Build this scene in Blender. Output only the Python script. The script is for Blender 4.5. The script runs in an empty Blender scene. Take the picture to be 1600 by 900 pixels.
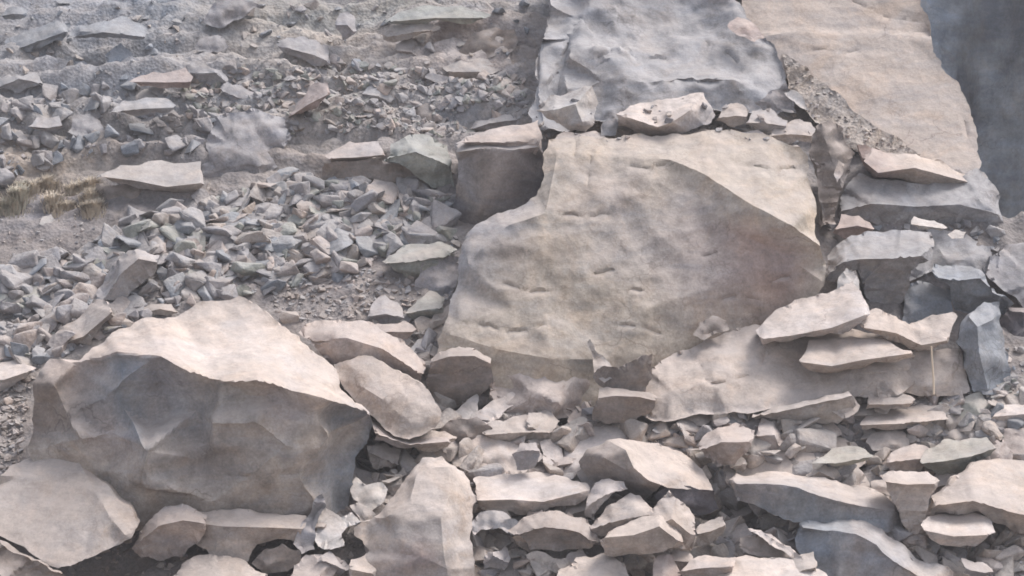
import bpy, bmesh, math, random
import numpy as np
from mathutils import Vector, noise as mnoise
from mathutils.geometry import delaunay_2d_cdt
random.seed(7); rng = np.random.default_rng(7)
scene = bpy.context.scene

# ---------------------------------------------------------------- camera, sky, sun, exposure
F = 3500.0; TH = math.radians(6.0); CAMZ = 6.97
cam_d = bpy.data.cameras.new("camera"); cam = bpy.data.objects.new("camera", cam_d)
scene.collection.objects.link(cam); scene.camera = cam
cam_d.sensor_width = 36.0; cam_d.lens = 36.0 * F / 1600.0
cam_d.clip_start = 0.5; cam_d.clip_end = 3000
cam.location = (0, 0, CAMZ); cam.rotation_euler = (math.radians(90) - TH, 0, 0)

SUN_EL, SUN_AZ = math.radians(60), math.radians(66)      # azimuth measured from +Y (view direction) towards +X
world = bpy.data.worlds.new("World"); scene.world = world; world.use_nodes = True
wn = world.node_tree; wn.nodes.clear()
sky = wn.nodes.new("ShaderNodeTexSky"); sky.sky_type = 'NISHITA'; sky.sun_disc = False
sky.sun_elevation = SUN_EL; sky.sun_rotation = SUN_AZ
sky.air_density = 1.0; sky.dust_density = 4.0; sky.ozone_density = 1.0
wbg = wn.nodes.new("ShaderNodeBackground"); wbg.inputs[1].default_value = 0.15
wout = wn.nodes.new("ShaderNodeOutputWorld")
hs = wn.nodes.new("ShaderNodeHueSaturation"); hs.inputs['Saturation'].default_value = .52      # overcast: the cloud greys the blue
wn.links.new(sky.outputs[0], hs.inputs['Color']); wn.links.new(hs.outputs[0], wbg.inputs[0]); wn.links.new(wbg.outputs[0], wout.inputs[0])
sl = bpy.data.lights.new("sun", 'SUN'); sun = bpy.data.objects.new("sun", sl)
scene.collection.objects.link(sun)
sl.energy = 1.75; sl.angle = math.radians(24); sl.color = (1.0, 0.955, 0.92)
sd = Vector((math.sin(SUN_AZ) * math.cos(SUN_EL), math.cos(SUN_AZ) * math.cos(SUN_EL), math.sin(SUN_EL)))
sun.rotation_euler = sd.to_track_quat('Z', 'Y').to_euler(); sun.location = (20, 0, 40)
scene.view_settings.view_transform = 'Standard'; scene.view_settings.look = 'None'
scene.view_settings.gamma = 1.0; scene.view_settings.exposure = 0.68
scene.view_settings.use_curve_mapping = False
def haze():
    bm = bmesh.new(); bmesh.ops.create_cube(bm, size=1.0)
    for v in bm.verts: v.co = Vector((v.co.x * 680, 60 + v.co.y * 700, (-19 if v.co.z < 0 else 40)))
    me = bpy.data.meshes.new("haze"); bm.to_mesh(me); bm.free()
    o = bpy.data.objects.new("haze", me); scene.collection.objects.link(o); o['kind'] = 'stuff'; o['label'] = 'thin pale dust haze over the rockfall'; o['category'] = 'haze'
    m = bpy.data.materials.new("thin_haze"); m.use_nodes = True; nt = m.node_tree; nt.nodes.clear()
    out = nt.nodes.new("ShaderNodeOutputMaterial"); pv = nt.nodes.new("ShaderNodeVolumePrincipled")
    pv.inputs['Density'].default_value = HAZE; pv.inputs['Color'].default_value = (.92, .93, .97, 1); pv.inputs['Anisotropy'].default_value = .1
    nt.links.new(pv.outputs[0], out.inputs['Volume']); me.materials.append(m)
    return o
HAZE = .0011
haze()
scene.cycles.volume_bounces = 1; scene.cycles.volume_max_steps = 64
scene.cycles.max_bounces = 5; scene.cycles.diffuse_bounces = 3; scene.cycles.glossy_bounces = 1
scene.cycles.use_denoising = True; scene.cycles.use_adaptive_sampling = True; scene.cycles.adaptive_threshold = .02
scene.cycles.filter_width = 1.7

# ---------------------------------------------------------------- helpers
ct, st = math.cos(TH), math.sin(TH)
FWD = Vector((0, ct, -st))
def P(px, py, w):
    X = (px - 800) / F * w; V = (450 - py) / F * w
    return Vector((X, w * ct + V * st, CAMZ - w * st + V * ct))
def base(py): return 30 + (900 - py) * 0.012

def _hash(ix, iy, iz, s):
    h = (ix * 374761393 + iy * 668265263 + iz * 2147483647 + s * 1274126177) & 0xffffffff
    h = ((h ^ (h >> 13)) * 1274126177) & 0xffffffff
    h = (h ^ (h >> 16)) & 0xffffffff
    return h.astype(np.float64) / 4294967295.0 * 2 - 1
def vnoise(p, s=0):
    i = np.floor(p).astype(np.int64); f = p - i; u = f * f * f * (f * (f * 6 - 15) + 10)
    r = 0
    for dx in (0, 1):
        wx = u[:, 0] if dx else 1 - u[:, 0]
        for dy in (0, 1):
            wy = u[:, 1] if dy else 1 - u[:, 1]
            for dz in (0, 1):
                wz = u[:, 2] if dz else 1 - u[:, 2]
                r = r + wx * wy * wz * _hash(i[:, 0] + dx, i[:, 1] + dy, i[:, 2] + dz, s)
    return r
def fbm(p, o=4, s=0, g=0.5):
    a = 1.0; t = 0; r = 0
    for k in range(o):
        r = r + a * vnoise(p * 2 ** k + 17.3 * k, s + k); t += a; a *= g
    return r / t
def ridged(p, o=4, s=0):
    a = 1.0; t = 0; r = 0
    for k in range(o):
        r = r + a * (1 - 2 * np.abs(vnoise(p * 2 ** k + 9.1 * k, s + k))); t += a; a *= 0.5
    return r / t

def chisel(p, R, slope, k, s=0, flat=False):
    c = np.floor(p / R).astype(np.int64); best = np.full(len(p), 1e9)
    for dx in (-1, 0, 1):
        for dy in (-1, 0, 1):
            for dz in ((0,) if flat else (-1, 0, 1)):
                ix, iy, iz = c[:, 0] + dx, c[:, 1] + dy, c[:, 2] + dz
                d = [p[:, a] - (i_ + .5 + .42 * _hash(ix, iy, iz, s + a)) * R for a, i_ in enumerate((ix, iy, iz))]
                if flat: d[2] = d[2] * 0
                g = [_hash(ix, iy, iz, s + 5 + a) for a in range(3)]
                v = slope * (g[0] * d[0] + g[1] * d[1] + g[2] * d[2]) + k / R * (d[0] ** 2 + d[1] ** 2 + d[2] ** 2)
                best = np.minimum(best, v)
    return best
def ledges(p, wl, s=0, ax=(.18, .10, 1.0)):
    v = (p @ np.array(ax)) / wl + .9 * fbm(p * .5 / wl * .35, 3, s) + .12 * fbm(p * 3, 2, s + 3)
    fr = v - np.floor(v); saw = np.where(fr < .86, fr / .86, (1 - fr) / .14)      # bed grows outward, then undercuts
    am = (fbm(np.stack([p[:, 0] * .8, p[:, 1] * .8, np.floor(v) * 3.7], 1), 3, s + 5) * 2.4 + .35).clip(0, 1)
    return (saw - .5) * am
def tag(o, label=None, cat=None, group=None, kind=None):
    if label: o['label'] = label
    if cat: o['category'] = cat
    if group: o['group'] = group
    if kind: o['kind'] = kind
    return o
PAL = dict(
    t=(.43, .37, .33), l=(.51, .455, .425), o=(.405, .35, .295), k=(.39, .335, .31), g=(.29, .275, .28), v=(.305, .295, .30),
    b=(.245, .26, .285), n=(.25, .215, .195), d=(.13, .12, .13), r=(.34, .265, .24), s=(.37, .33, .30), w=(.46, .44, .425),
    e=(.28, .285, .26), x=(.085, .08, .088), m=(.36, .32, .295))

# ---------------------------------------------------------------- materials
def rock_material(name, dust=(.51, .445, .41), dust_amt=.55, bump=.5, mott=.36, strata=0.0, attr=True, col=None, fine=1.0, cracks=1.0):
    m = bpy.data.materials.new(name); m.use_nodes = True
    nt = m.node_tree; N = nt.nodes; L = nt.links; N.clear()
    out = N.new("ShaderNodeOutputMaterial"); bs = N.new("ShaderNodeBsdfPrincipled"); L.new(bs.outputs[0], out.inputs[0])
    bs.inputs['Roughness'].default_value = .93; bs.inputs['Specular IOR Level'].default_value = .18
    tc = N.new("ShaderNodeTexCoord"); oi = N.new("ShaderNodeObjectInfo")
    add = N.new("ShaderNodeVectorMath"); add.operation = 'ADD'
    sc_ = N.new("ShaderNodeVectorMath"); sc_.operation = 'SCALE'; sc_.inputs[0].default_value = (37, 53, 71)
    L.new(oi.outputs['Random'], sc_.inputs['Scale']); L.new(tc.outputs['Object'], add.inputs[0]); L.new(sc_.outputs[0], add.inputs[1])
    co = add.outputs[0]
    def noise(scale, detail=6, rough=.6, dist=0, vec=None):
        n = N.new("ShaderNodeTexNoise"); n.inputs['Scale'].default_value = scale; n.inputs['Detail'].default_value = detail
        n.inputs['Roughness'].default_value = rough; n.inputs['Distortion'].default_value = dist
        L.new(vec or co, n.inputs['Vector']); return n.outputs['Fac']
    def mr(v, a, b, c, d, clamp=True):
        n = N.new("ShaderNodeMapRange"); n.clamp = clamp
        for i, q in enumerate((a, b, c, d)): n.inputs[i + 1].default_value = q
        L.new(v, n.inputs[0]); return n.outputs[0]
    def math_(op, a, b):
        n = N.new("ShaderNodeMath"); n.operation = op
        for i, q in enumerate((a, b)):
            if isinstance(q, (int, float)): n.inputs[i].default_value = q
            else: L.new(q, n.inputs[i])
        return n.outputs[0]
    def mix(f, a, b, mode='MIX'):
        n = N.new("ShaderNodeMix"); n.data_type = 'RGBA'; n.blend_type = mode
        if isinstance(f, (int, float)): n.inputs[0].default_value = f
        else: L.new(f, n.inputs[0])
        for i, q in ((6, a), (7, b)):
            if isinstance(q, tuple): n.inputs[i].default_value = (*q, 1)
            else: L.new(q, n.inputs[i])
        return n.outputs[2]
    if attr:
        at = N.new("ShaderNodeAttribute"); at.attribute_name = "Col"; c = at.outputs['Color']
    else:
        c = col
    # stretched coordinates for bedding
    mp = N.new("ShaderNodeMapping"); mp.inputs['Scale'].default_value = (.45, .45, 1.9); mp.inputs['Rotation'].default_value = (.12, .1, 0)
    L.new(co, mp.inputs[0]); bed = mp.outputs[0]
    # warm / cool patches
    c = mix(mr(noise(1.1, 5, .72, .9), .46, .62, 0, .42), c, mix(1.0, c, (1.14, .98, .82), 'MULTIPLY'))
    c = mix(mr(noise(1.5, 5, .72, .6, bed), .48, .62, 0, .45), c, mix(1.0, c, (.84, .93, 1.06), 'MULTIPLY'))
    # mottling
    br = mr(noise(3.2 * fine, 6, .72, .2), .28, .72, 1 - mott, 1 + mott * .8)
    gr = N.new("ShaderNodeCombineColor"); [L.new(br, gr.inputs[i]) for i in range(3)]
    c = mix(1.0, c, gr.outputs[0], 'MULTIPLY')
    br3 = mr(noise(26 * fine, 3, .75), .3, .7, .84, 1.14)
    gr3 = N.new("ShaderNodeCombineColor"); [L.new(br3, gr3.inputs[i]) for i in range(3)]
    c = mix(1.0, c, gr3.outputs[0], 'MULTIPLY')
    br2 = mr(noise(1.6, 5, .65, 1.0, bed), .3, .7, .86, 1.12)
    gr2 = N.new("ShaderNodeCombineColor"); [L.new(br2, gr2.inputs[i]) for i in range(3)]
    c = mix(1.0, c, gr2.outputs[0], 'MULTIPLY')
    # dark specks and seams
    sp = mr(noise(13 * fine, 5, .7, .5), .60, .72, 0, .38)
    c = mix(sp, c, mix(1.0, c, (.55, .52, .52), 'MULTIPLY'))
    # cracks
    dn = N.new("ShaderNodeTexNoise"); dn.inputs['Scale'].default_value = 2.2; dn.inputs['Detail'].default_value = 5; L.new(co, dn.inputs['Vector'])
    sc2 = N.new("ShaderNodeVectorMath"); sc2.operation = 'SCALE'; sc2.inputs['Scale'].default_value = 1.1; L.new(dn.outputs['Color'], sc2.inputs[0])
    ad2 = N.new("ShaderNodeVectorMath"); ad2.operation = 'ADD'; L.new(co, ad2.inputs[0]); L.new(sc2.outputs[0], ad2.inputs[1])
    def crack(scale, w):
        mp2 = N.new("ShaderNodeMapping"); mp2.inputs['Scale'].default_value = (.6, .8, 1.25); mp2.inputs['Rotation'].default_value = (.3, .35, .2); L.new(ad2.outputs[0], mp2.inputs[0])
        v = N.new("ShaderNodeTexVoronoi"); v.feature = 'DISTANCE_TO_EDGE'; v.inputs['Scale'].default_value = scale; L.new(mp2.outputs[0], v.inputs['Vector'])
        return mr(v.outputs['Distance'], 0, w, 1, 0)
    ck = math_('MULTIPLY', crack(1.0, .022), mr(noise(.8, 3, .5), .54, .62, 0, 1))
    ck2 = math_('MULTIPLY', crack(3.1, .045), mr(noise(1.4, 3, .5), .56, .64, 0, 1))
    ck = math_('MULTIPLY', math_('MAXIMUM', ck, math_('MULTIPLY', ck2, .7)), cracks)
    c = mix(math_('MULTIPLY', ck, .55), c, mix(1.0, c, (.36, .33, .33), 'MULTIPLY'))
    # settled dust on faces that look up
    ge = N.new("ShaderNodeNewGeometry"); sx = N.new("ShaderNodeSeparateXYZ"); L.new(ge.outputs['Normal'], sx.inputs[0])
    up = mr(sx.outputs[2], .38, .82, 0, dust_amt)
    dm = mr(noise(2.1, 4, .65), .30, .62, .35, 1)
    c = mix(math_('MULTIPLY', up, dm), c, dust)
    L.new(c, bs.inputs['Base Color'])
    # relief
    def rid(scale, vec=None):
        n = N.new("ShaderNodeTexNoise"); n.noise_type = 'RIDGED_MULTIFRACTAL'; n.inputs['Scale'].default_value = scale; n.inputs['Detail'].default_value = 5
        n.inputs['Roughness'].default_value = .62; L.new(vec or co, n.inputs['Vector']); return mr(n.outputs['Fac'], 0, 2.2, 0, 1)
    vc = N.new("ShaderNodeTexVoronoi"); vc.inputs['Scale'].default_value = 7.5 * fine; L.new(co, vc.inputs['Vector'])
    h = math_('ADD', math_('MULTIPLY', rid(3.4 * fine), .85), math_('MULTIPLY', rid(1.8, bed), .3 + strata))
    h = math_('ADD', h, math_('MULTIPLY', vc.outputs['Distance'], .35))
    h = math_('ADD', h, math_('MULTIPLY', noise(24 * fine, 2, .6), .18))
    bp = N.new("ShaderNodeBump"); bp.inputs['Strength'].default_value = bump; bp.inputs['Distance'].default_value = .09
    L.new(h, bp.inputs['Height']); L.new(bp.outputs[0], bs.inputs['Normal'])
    return m
M_ROCK = rock_material("dusty_rock", bump=.34)
M_GREY = rock_material("grey_rock", dust=(.40, .385, .385), dust_amt=.45, bump=.38)
M_CLIFF = rock_material("bedded_tan_cliff", dust_amt=.3, bump=.35, mott=.10, strata=.8)
M_STONE = rock_material("rubble_stone", dust=(.40, .375, .36), dust_amt=.5, bump=.4, mott=.3, fine=1.6, cracks=.3)
M_DARK = rock_material("dark_cliff_rock", dust=(.2, .21, .22), dust_amt=.2, bump=.5, mott=.3, fine=.4)
M_SOIL = rock_material("broken_soil", dust=(.34, .305, .285), dust_amt=.4, bump=.6, mott=.35, fine=2.2)

def set_cols(me, cols):
    a = me.color_attributes.new("Col", 'FLOAT_COLOR', 'POINT')
    buf = np.ones((len(me.vertices), 4), np.float32); buf[:, :3] = cols
    a.data.foreach_set('color', buf.ravel())

def pip(x, y, poly):
    r = False; j = len(poly) - 1
    for i in range(len(poly)):
        xi, yi = poly[i][:2]; xj, yj = poly[j][:2]
        if (yi > y) != (yj > y) and x < (xj - xi) * (y - yi) / (yj - yi) + xi: r = not r
        j = i
    return r

def parse(s, default):
    out = []
    for t in s.split():
        q = t.split(','); x, y = float(q[0]), float(q[1])
        d = None if len(q) < 3 or q[2] == '' else float(q[2])
        c = q[3] if len(q) > 3 else default
        out.append([x, y, d, c])
    return out

HEROES = []
def rock(name, label, outline, creases="", c='t', crest=None, oh=12, ts=1.3, lean=.75, dw=None, W=None, thick=None,
         mat=None, rough=1.0, L=.042, conch=1.0, auto=True, cat=None, group=None, kind=None, grid=.42, rnd=.13, smooth=0, ragged=.22, led=.0, upsmooth=True, cracks='', cw=5.0, cdp=7.0, parent=None):
    r = random.Random(sum(ord(ch) for ch in label) + len(outline))
    O = parse(outline, c)
    C = [parse(k, c) for k in creases.split(';') if k.strip()]
    hw = min(max(q[0] for q in O) - min(q[0] for q in O), max(q[1] for q in O) - min(q[1] for q in O))
    for lev in range(3 if hw > 60 else 2):
        N_ = []
        for i, p in enumerate(O):
            q = O[(i + 1) % len(O)]; N_.append(p); ln = math.hypot(q[0] - p[0], q[1] - p[1])
            if ln > 7 and min(p[0], q[0]) > -20 and max(p[0], q[0]) < 1620 and (p[1] + q[1]) / 2 < 930 and (p[1] + q[1]) / 2 > -40:
                a_ = ragged * min(ln, 40) * r.uniform(-.5, .5); nx2, ny2 = -(q[1] - p[1]) / ln, (q[0] - p[0]) / ln; t = r.uniform(.35, .65)
                N_.append([p[0] + (q[0] - p[0]) * t + nx2 * a_, p[1] + (q[1] - p[1]) * t + ny2 * a_, None if p[2] is None or q[2] is None else p[2] + (q[2] - p[2]) * t, p[3] if t < .5 else q[3]])
        O = N_
    CR = parse(crest, c) if crest else None
    xs = [p[0] for p in O]; ys = [p[1] for p in O]
    x0, x1, y0, y1 = min(xs), max(xs), min(ys), max(ys)
    sz = min(x1 - x0, y1 - y0); yb = min(y1, 925)
    W0 = (base(yb) if W is None else W) - (.12 if dw is None else dw)
    if CR:
        cx = [p[0] for p in CR]; cy = [p[1] for p in CR]
    def prof(x, y):
        if CR:
            yc = float(np.interp(x, cx, cy))
            if y >= yc: return oh * (1 - (y - yc) / max(yb - yc, 1))
            return oh - ts * (yc - y)
        return -lean * (yb - y)
    explicit = any(p[2] is not None for p in O)
    pts = []; key = {}
    def addp(p, kind_):
        k = (round(p[0]), round(p[1]))
        if k in key: return key[k]
        d = p[2]
        if d is None:
            d = prof(p[0], p[1])
            if kind_ == 'o': d -= rnd * sz * (.6 + .8 * r.random())
            elif kind_ == 'c': d += .04 * sz
            else: d += sz * r.uniform(-.04, .10)
        key[k] = len(pts); pts.append((p[0], p[1], d, p[3])); return key[k]
    oi = [addp(p, 'o') for p in O]
    edges = []
    for k in C + ([CR] if CR else []):
        ids = [addp(p, 'c') for p in k]
        edges += list(zip(ids[:-1], ids[1:]))
    if auto and not explicit:
        stp = max(sz * grid, 7)
        yy = y0 + stp * .5
        while yy < y1:
            xx = x0 + stp * .5
            while xx < x1:
                qx, qy = xx + r.uniform(-.38, .38) * stp, yy + r.uniform(-.38, .38) * stp
                if pip(qx, qy, O) and min((qx - p[0]) ** 2 + (qy - p[1]) ** 2 for p in pts) > (stp * .45) ** 2:
                    addp([qx, qy, None, c], 'i')
                xx += stp
            yy += stp
    vo, eo, fo, ov, oe, of = delaunay_2d_cdt([Vector((p[0], p[1])) for p in pts], edges, [oi], 1, .01)
    cd = []; cc_ = []
    for i, v in enumerate(vo):
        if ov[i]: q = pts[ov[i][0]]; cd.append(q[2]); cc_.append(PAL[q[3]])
        else:
            ws = [(1 / ((v.x - q[0]) ** 2 + (v.y - q[1]) ** 2 + .5) ** 2, q) for q in pts]; s_ = sum(a for a, _ in ws)
            cd.append(sum(a * q[2] for a, q in ws) / s_); cc_.append(PAL[c])
    cd = np.array(cd); cc_ = np.array(cc_); cv = np.array([(v.x, v.y) for v in vo])
    tri = np.array([(f[0], f[k], f[k + 1]) for f in fo for k in range(1, len(f) - 1)])
    # an even net of points: along the outline, along the creases and inside
    Lp = L / W0 * F
    fx = []; fe = []
    pid = {}
    def node(x, y):
        k = (round(x * 4), round(y * 4))
        if k not in pid: pid[k] = len(fx); fx.append((x, y))
        return pid[k]
    def line(p, q):
        n = max(1, int(round(math.hypot(p[0] - q[0], p[1] - q[1]) / Lp))); prev = node(p[0], p[1])
        for k in range(1, n + 1):
            cur = node(p[0] + (q[0] - p[0]) * k / n, p[1] + (q[1] - p[1]) * k / n)
            if cur != prev: fe.append((prev, cur))
            prev = cur
    for i in range(len(O)): line(O[i], O[(i + 1) % len(O)])
    nout = len(fe)
    loop = [e[0] for e in fe]
    for k in C + ([CR] if CR else []):
        for p, q in zip(k[:-1], k[1:]): line(p, q)
    CK = [parse(k, c) for k in cracks.split(';') if k.strip()]
    CKn = []
    for k in CK:
        z_ = [k[0]]
        for p, q in zip(k[:-1], k[1:]):
            n = max(1, int(math.hypot(p[0] - q[0], p[1] - q[1]) / 9))
            for i in range(1, n + 1):
                j_ = 0 if i == n else r.uniform(-2.2, 2.2)
                z_.append([p[0] + (q[0] - p[0]) * i / n + j_, p[1] + (q[1] - p[1]) * i / n + j_, None, c])
        CKn.append(z_)
        for p, q in zip(z_[:-1], z_[1:]): line(p, q)
    nfix = len(fx); fa = np.array(fx)
    gy_ = np.arange(y0 + Lp * .4, y1, Lp * .87); row = 0; cand = []
    for yy in gy_:
        xx = np.arange(x0 + (Lp * .5 if row % 2 else 0), x1, Lp); row += 1
        cand += [(q + r.uniform(-.12, .12) * Lp, yy + r.uniform(-.12, .12) * Lp) for q in xx]
    cand = np.array(cand)
    ox = np.array([p[0] for p in O]); oy = np.array([p[1] for p in O]); ins = np.zeros(len(cand), bool); j = len(O) - 1
    for i in range(len(O)):
        cr = ((oy[i] > cand[:, 1]) != (oy[j] > cand[:, 1]))
        with np.errstate(divide='ignore', invalid='ignore'):
            t = (ox[j] - ox[i]) * (cand[:, 1] - oy[i]) / (oy[j] - oy[i]) + ox[i]
        ins ^= cr & (cand[:, 0] < t); j = i
    cand = cand[ins]
    if len(cand):
        dm = np.full(len(cand), 1e9)
        for s0 in range(0, nfix, 200):
            dm = np.minimum(dm, ((cand[:, None, :] - fa[None, s0:s0 + 200]) ** 2).sum(2).min(1))
        cand = cand[dm > (.55 * Lp) ** 2]
    allp = np.concatenate([fa, cand]) if len(cand) else fa
    v2, e2, f2, _, _, _ = delaunay_2d_cdt([Vector(p) for p in allp.tolist()], fe, [loop], 1, .01)
    q2 = np.array([(v.x, v.y) for v in v2])
    # height of each point on the coarse facets
    bd_ = np.full(len(q2), -1e9); dd_ = np.zeros(len(q2)); kc = np.tile(PAL[c], (len(q2), 1)).astype(float)
    for t in tri:
        A_, B_, C2 = cv[t[0]], cv[t[1]], cv[t[2]]
        den = (B_[1] - C2[1]) * (A_[0] - C2[0]) + (C2[0] - B_[0]) * (A_[1] - C2[1])
        if abs(den) < 1e-9: continue
        w0 = ((B_[1] - C2[1]) * (q2[:, 0] - C2[0]) + (C2[0] - B_[0]) * (q2[:, 1] - C2[1])) / den
        w1 = ((C2[1] - A_[1]) * (q2[:, 0] - C2[0]) + (A_[0] - C2[0]) * (q2[:, 1] - C2[1])) / den
        w2 = 1 - w0 - w1; m_ = np.minimum(np.minimum(w0, w1), w2); sel = m_ > bd_
        wc = np.stack([w0, w1, w2], 1).clip(0, 1); wc /= wc.sum(1, keepdims=True)
        dd_[sel] = (wc * cd[t][None]).sum(1)[sel]; kc[sel] = (wc @ cc_[t])[sel]; bd_[sel] = m_[sel]
    for z_ in CKn:
        nz = len(z_) - 1; ph = r.uniform(0, 6)
        for iz, (p, q) in enumerate(zip(z_[:-1], z_[1:])):
            amp = cdp * math.sin(math.pi * (iz + .6) / (nz + .2)) ** .6 * (.55 + .45 * math.sin(iz * 1.3 + ph))
            a0 = np.array(p[:2]); ab = np.array(q[:2]) - a0; t = (((q2 - a0) @ ab) / max(ab @ ab, 1e-6)).clip(0, 1)
            ds = np.linalg.norm(q2 - (a0 + t[:, None] * ab), axis=1)
            gq = amp * (1 - ds / cw).clip(0, 1); seen = np.zeros(len(q2)) if p is z_[0] else seen
            add_ = np.maximum(gq - seen, 0); dd_ -= add_; seen = np.maximum(seen, gq)
    bm = bmesh.new(); lay = bm.verts.layers.float_color.new("Col")
    for i in range(len(q2)):
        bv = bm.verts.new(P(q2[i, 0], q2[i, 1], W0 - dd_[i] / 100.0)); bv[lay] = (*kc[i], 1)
    bm.verts.ensure_lookup_table()
    for f in f2:
        try: bm.faces.new([bm.verts[i] for i in f])
        except ValueError: pass
    for v in [v for v in bm.verts if not v.link_faces]: bm.verts.remove(v)
    bmesh.ops.triangulate(bm, faces=[f for f in bm.faces if len(f.verts) > 3])
    if smooth:
        inner = [v for v in bm.verts if not v.is_boundary]
        for _ in range(smooth): bmesh.ops.smooth_vert(bm, verts=inner, factor=.4, use_axis_x=True, use_axis_y=True, use_axis_z=True)
    # body behind the traced face
    T = thick if thick else max(.10, .62 * sz / 100.0)
    bd = [v for v in bm.verts if v.is_boundary]
    cen = sum((v.co for v in bd), Vector()) / len(bd)
    ring = [e for e in bm.edges if e.is_boundary]
    for s_, dd in ((.985, .22), (.94, .30), (.72, .30), (.55, .18)):
        ex = bmesh.ops.extrude_edge_only(bm, edges=ring)
        nv = [g for g in ex['geom'] if isinstance(g, bmesh.types.BMVert)]
        ring = [g for g in ex['geom'] if isinstance(g, bmesh.types.BMEdge) and g.is_boundary]
        cen = cen + FWD * (T * dd)
        for v in nv:
            q = v.co + FWD * (T * dd); v.co = cen + (q - cen) * s_
    try: bmesh.ops.contextual_create(bm, geom=ring)
    except Exception: pass
    bmesh.ops.recalc_face_normals(bm, faces=bm.faces[:])
    bm.normal_update(); bm.verts.index_update()
    co = np.array([v.co[:] for v in bm.verts]); no = np.array([v.normal[:] for v in bm.verts])
    ed = np.array([(e.verts[0].index, e.verts[1].index) for e in bm.edges])
    for _ in range(3):
        ac = no.copy(); np.add.at(ac, ed[:, 0], no[ed[:, 1]]); np.add.at(ac, ed[:, 1], no[ed[:, 0]]); no = ac / np.maximum(np.linalg.norm(ac, axis=1, keepdims=True), 1e-9)
    szm = max(sz, 12) / 100.0
    off = np.array([r.uniform(0, 90) for _ in range(3)])
    disp = .028 * min(szm, 1.2) * fbm(co * 1.1 / max(szm, .35) + off, 4, 3) * rough
    disp += .026 * min(szm, .8) * ridged(co * 5.0 + off, 3, 8) * rough
    base_disp = disp; disp = np.zeros(len(co))
    if conch > 0:
        R1 = max(.10, min(szm * .40, .75))
        disp += conch * .95 * chisel(co + off, R1, .55, .30, 3).clip(-.18, .18)
        if szm > .5:
            msk = (fbm(co * .9 + off, 3, 13) * 2.4 + .45).clip(0, 1)
            disp += conch * msk * .9 * chisel(co + off, min(.26, R1 * .5), .50, .38, 33).clip(-.06, .06)
        disp += min(conch, 1) * .4 * chisel(co + off, .11, .40, .30, 63).clip(-.02, .02)
    if led: disp += led * ledges(co + off, .38, 7) + led * .5 * ledges(co + off, .15, 17)
    elif szm > .9: disp += .022 * ledges(co + off, .33, 7)
    um = 1 - .72 * np.clip((no[:, 2] - .40) / .35, 0, 1) if upsmooth else 1.0
    disp = base_disp + disp * um
    isb = np.ones(len(co)); isb[[v.index for v in bd]] = .35; disp = disp * isb
    for _ in range(2 if szm > .8 else 1):
        ac = disp.copy(); nc = np.ones(len(disp)); np.add.at(ac, ed[:, 0], disp[ed[:, 1]]); np.add.at(ac, ed[:, 1], disp[ed[:, 0]]); np.add.at(nc, ed[:, 0], 1); np.add.at(nc, ed[:, 1], 1); disp = ac / nc
    disp = disp + isb * min(conch, 1) * .45 * (chisel(co + off, .13, .5, .3, 63).clip(-.03, .03) + .5 * chisel(co + off, .30, .5, .3, 64).clip(-.05, .05) * (szm > .8))
    fade = 1.0
    co = co + no * (disp * fade)[:, None]
    for v, q in zip(bm.verts, co): v.co = q
    org = P(sum(xs) / len(xs), min(y1, 925), W0 + T * .3)
    me = bpy.data.meshes.new(name)
    for v in bm.verts: v.co -= org
    bm.to_mesh(me); bm.free()
    me.shade_smooth()
    me.set_sharp_from_angle(angle=math.radians(32))
    o = bpy.data.objects.new(name, me); scene.collection.objects.link(o); o.location = org
    me.materials.append(mat or (M_GREY if yb < 330 and x1 < 830 else M_ROCK))
    o['kind'] = kind or 'thing'
    if kind == 'structure': o['label'] = label
    else: tag(o, label, cat or name.replace('_', ' '), group)
    HEROES.append(o)
    return o

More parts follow.
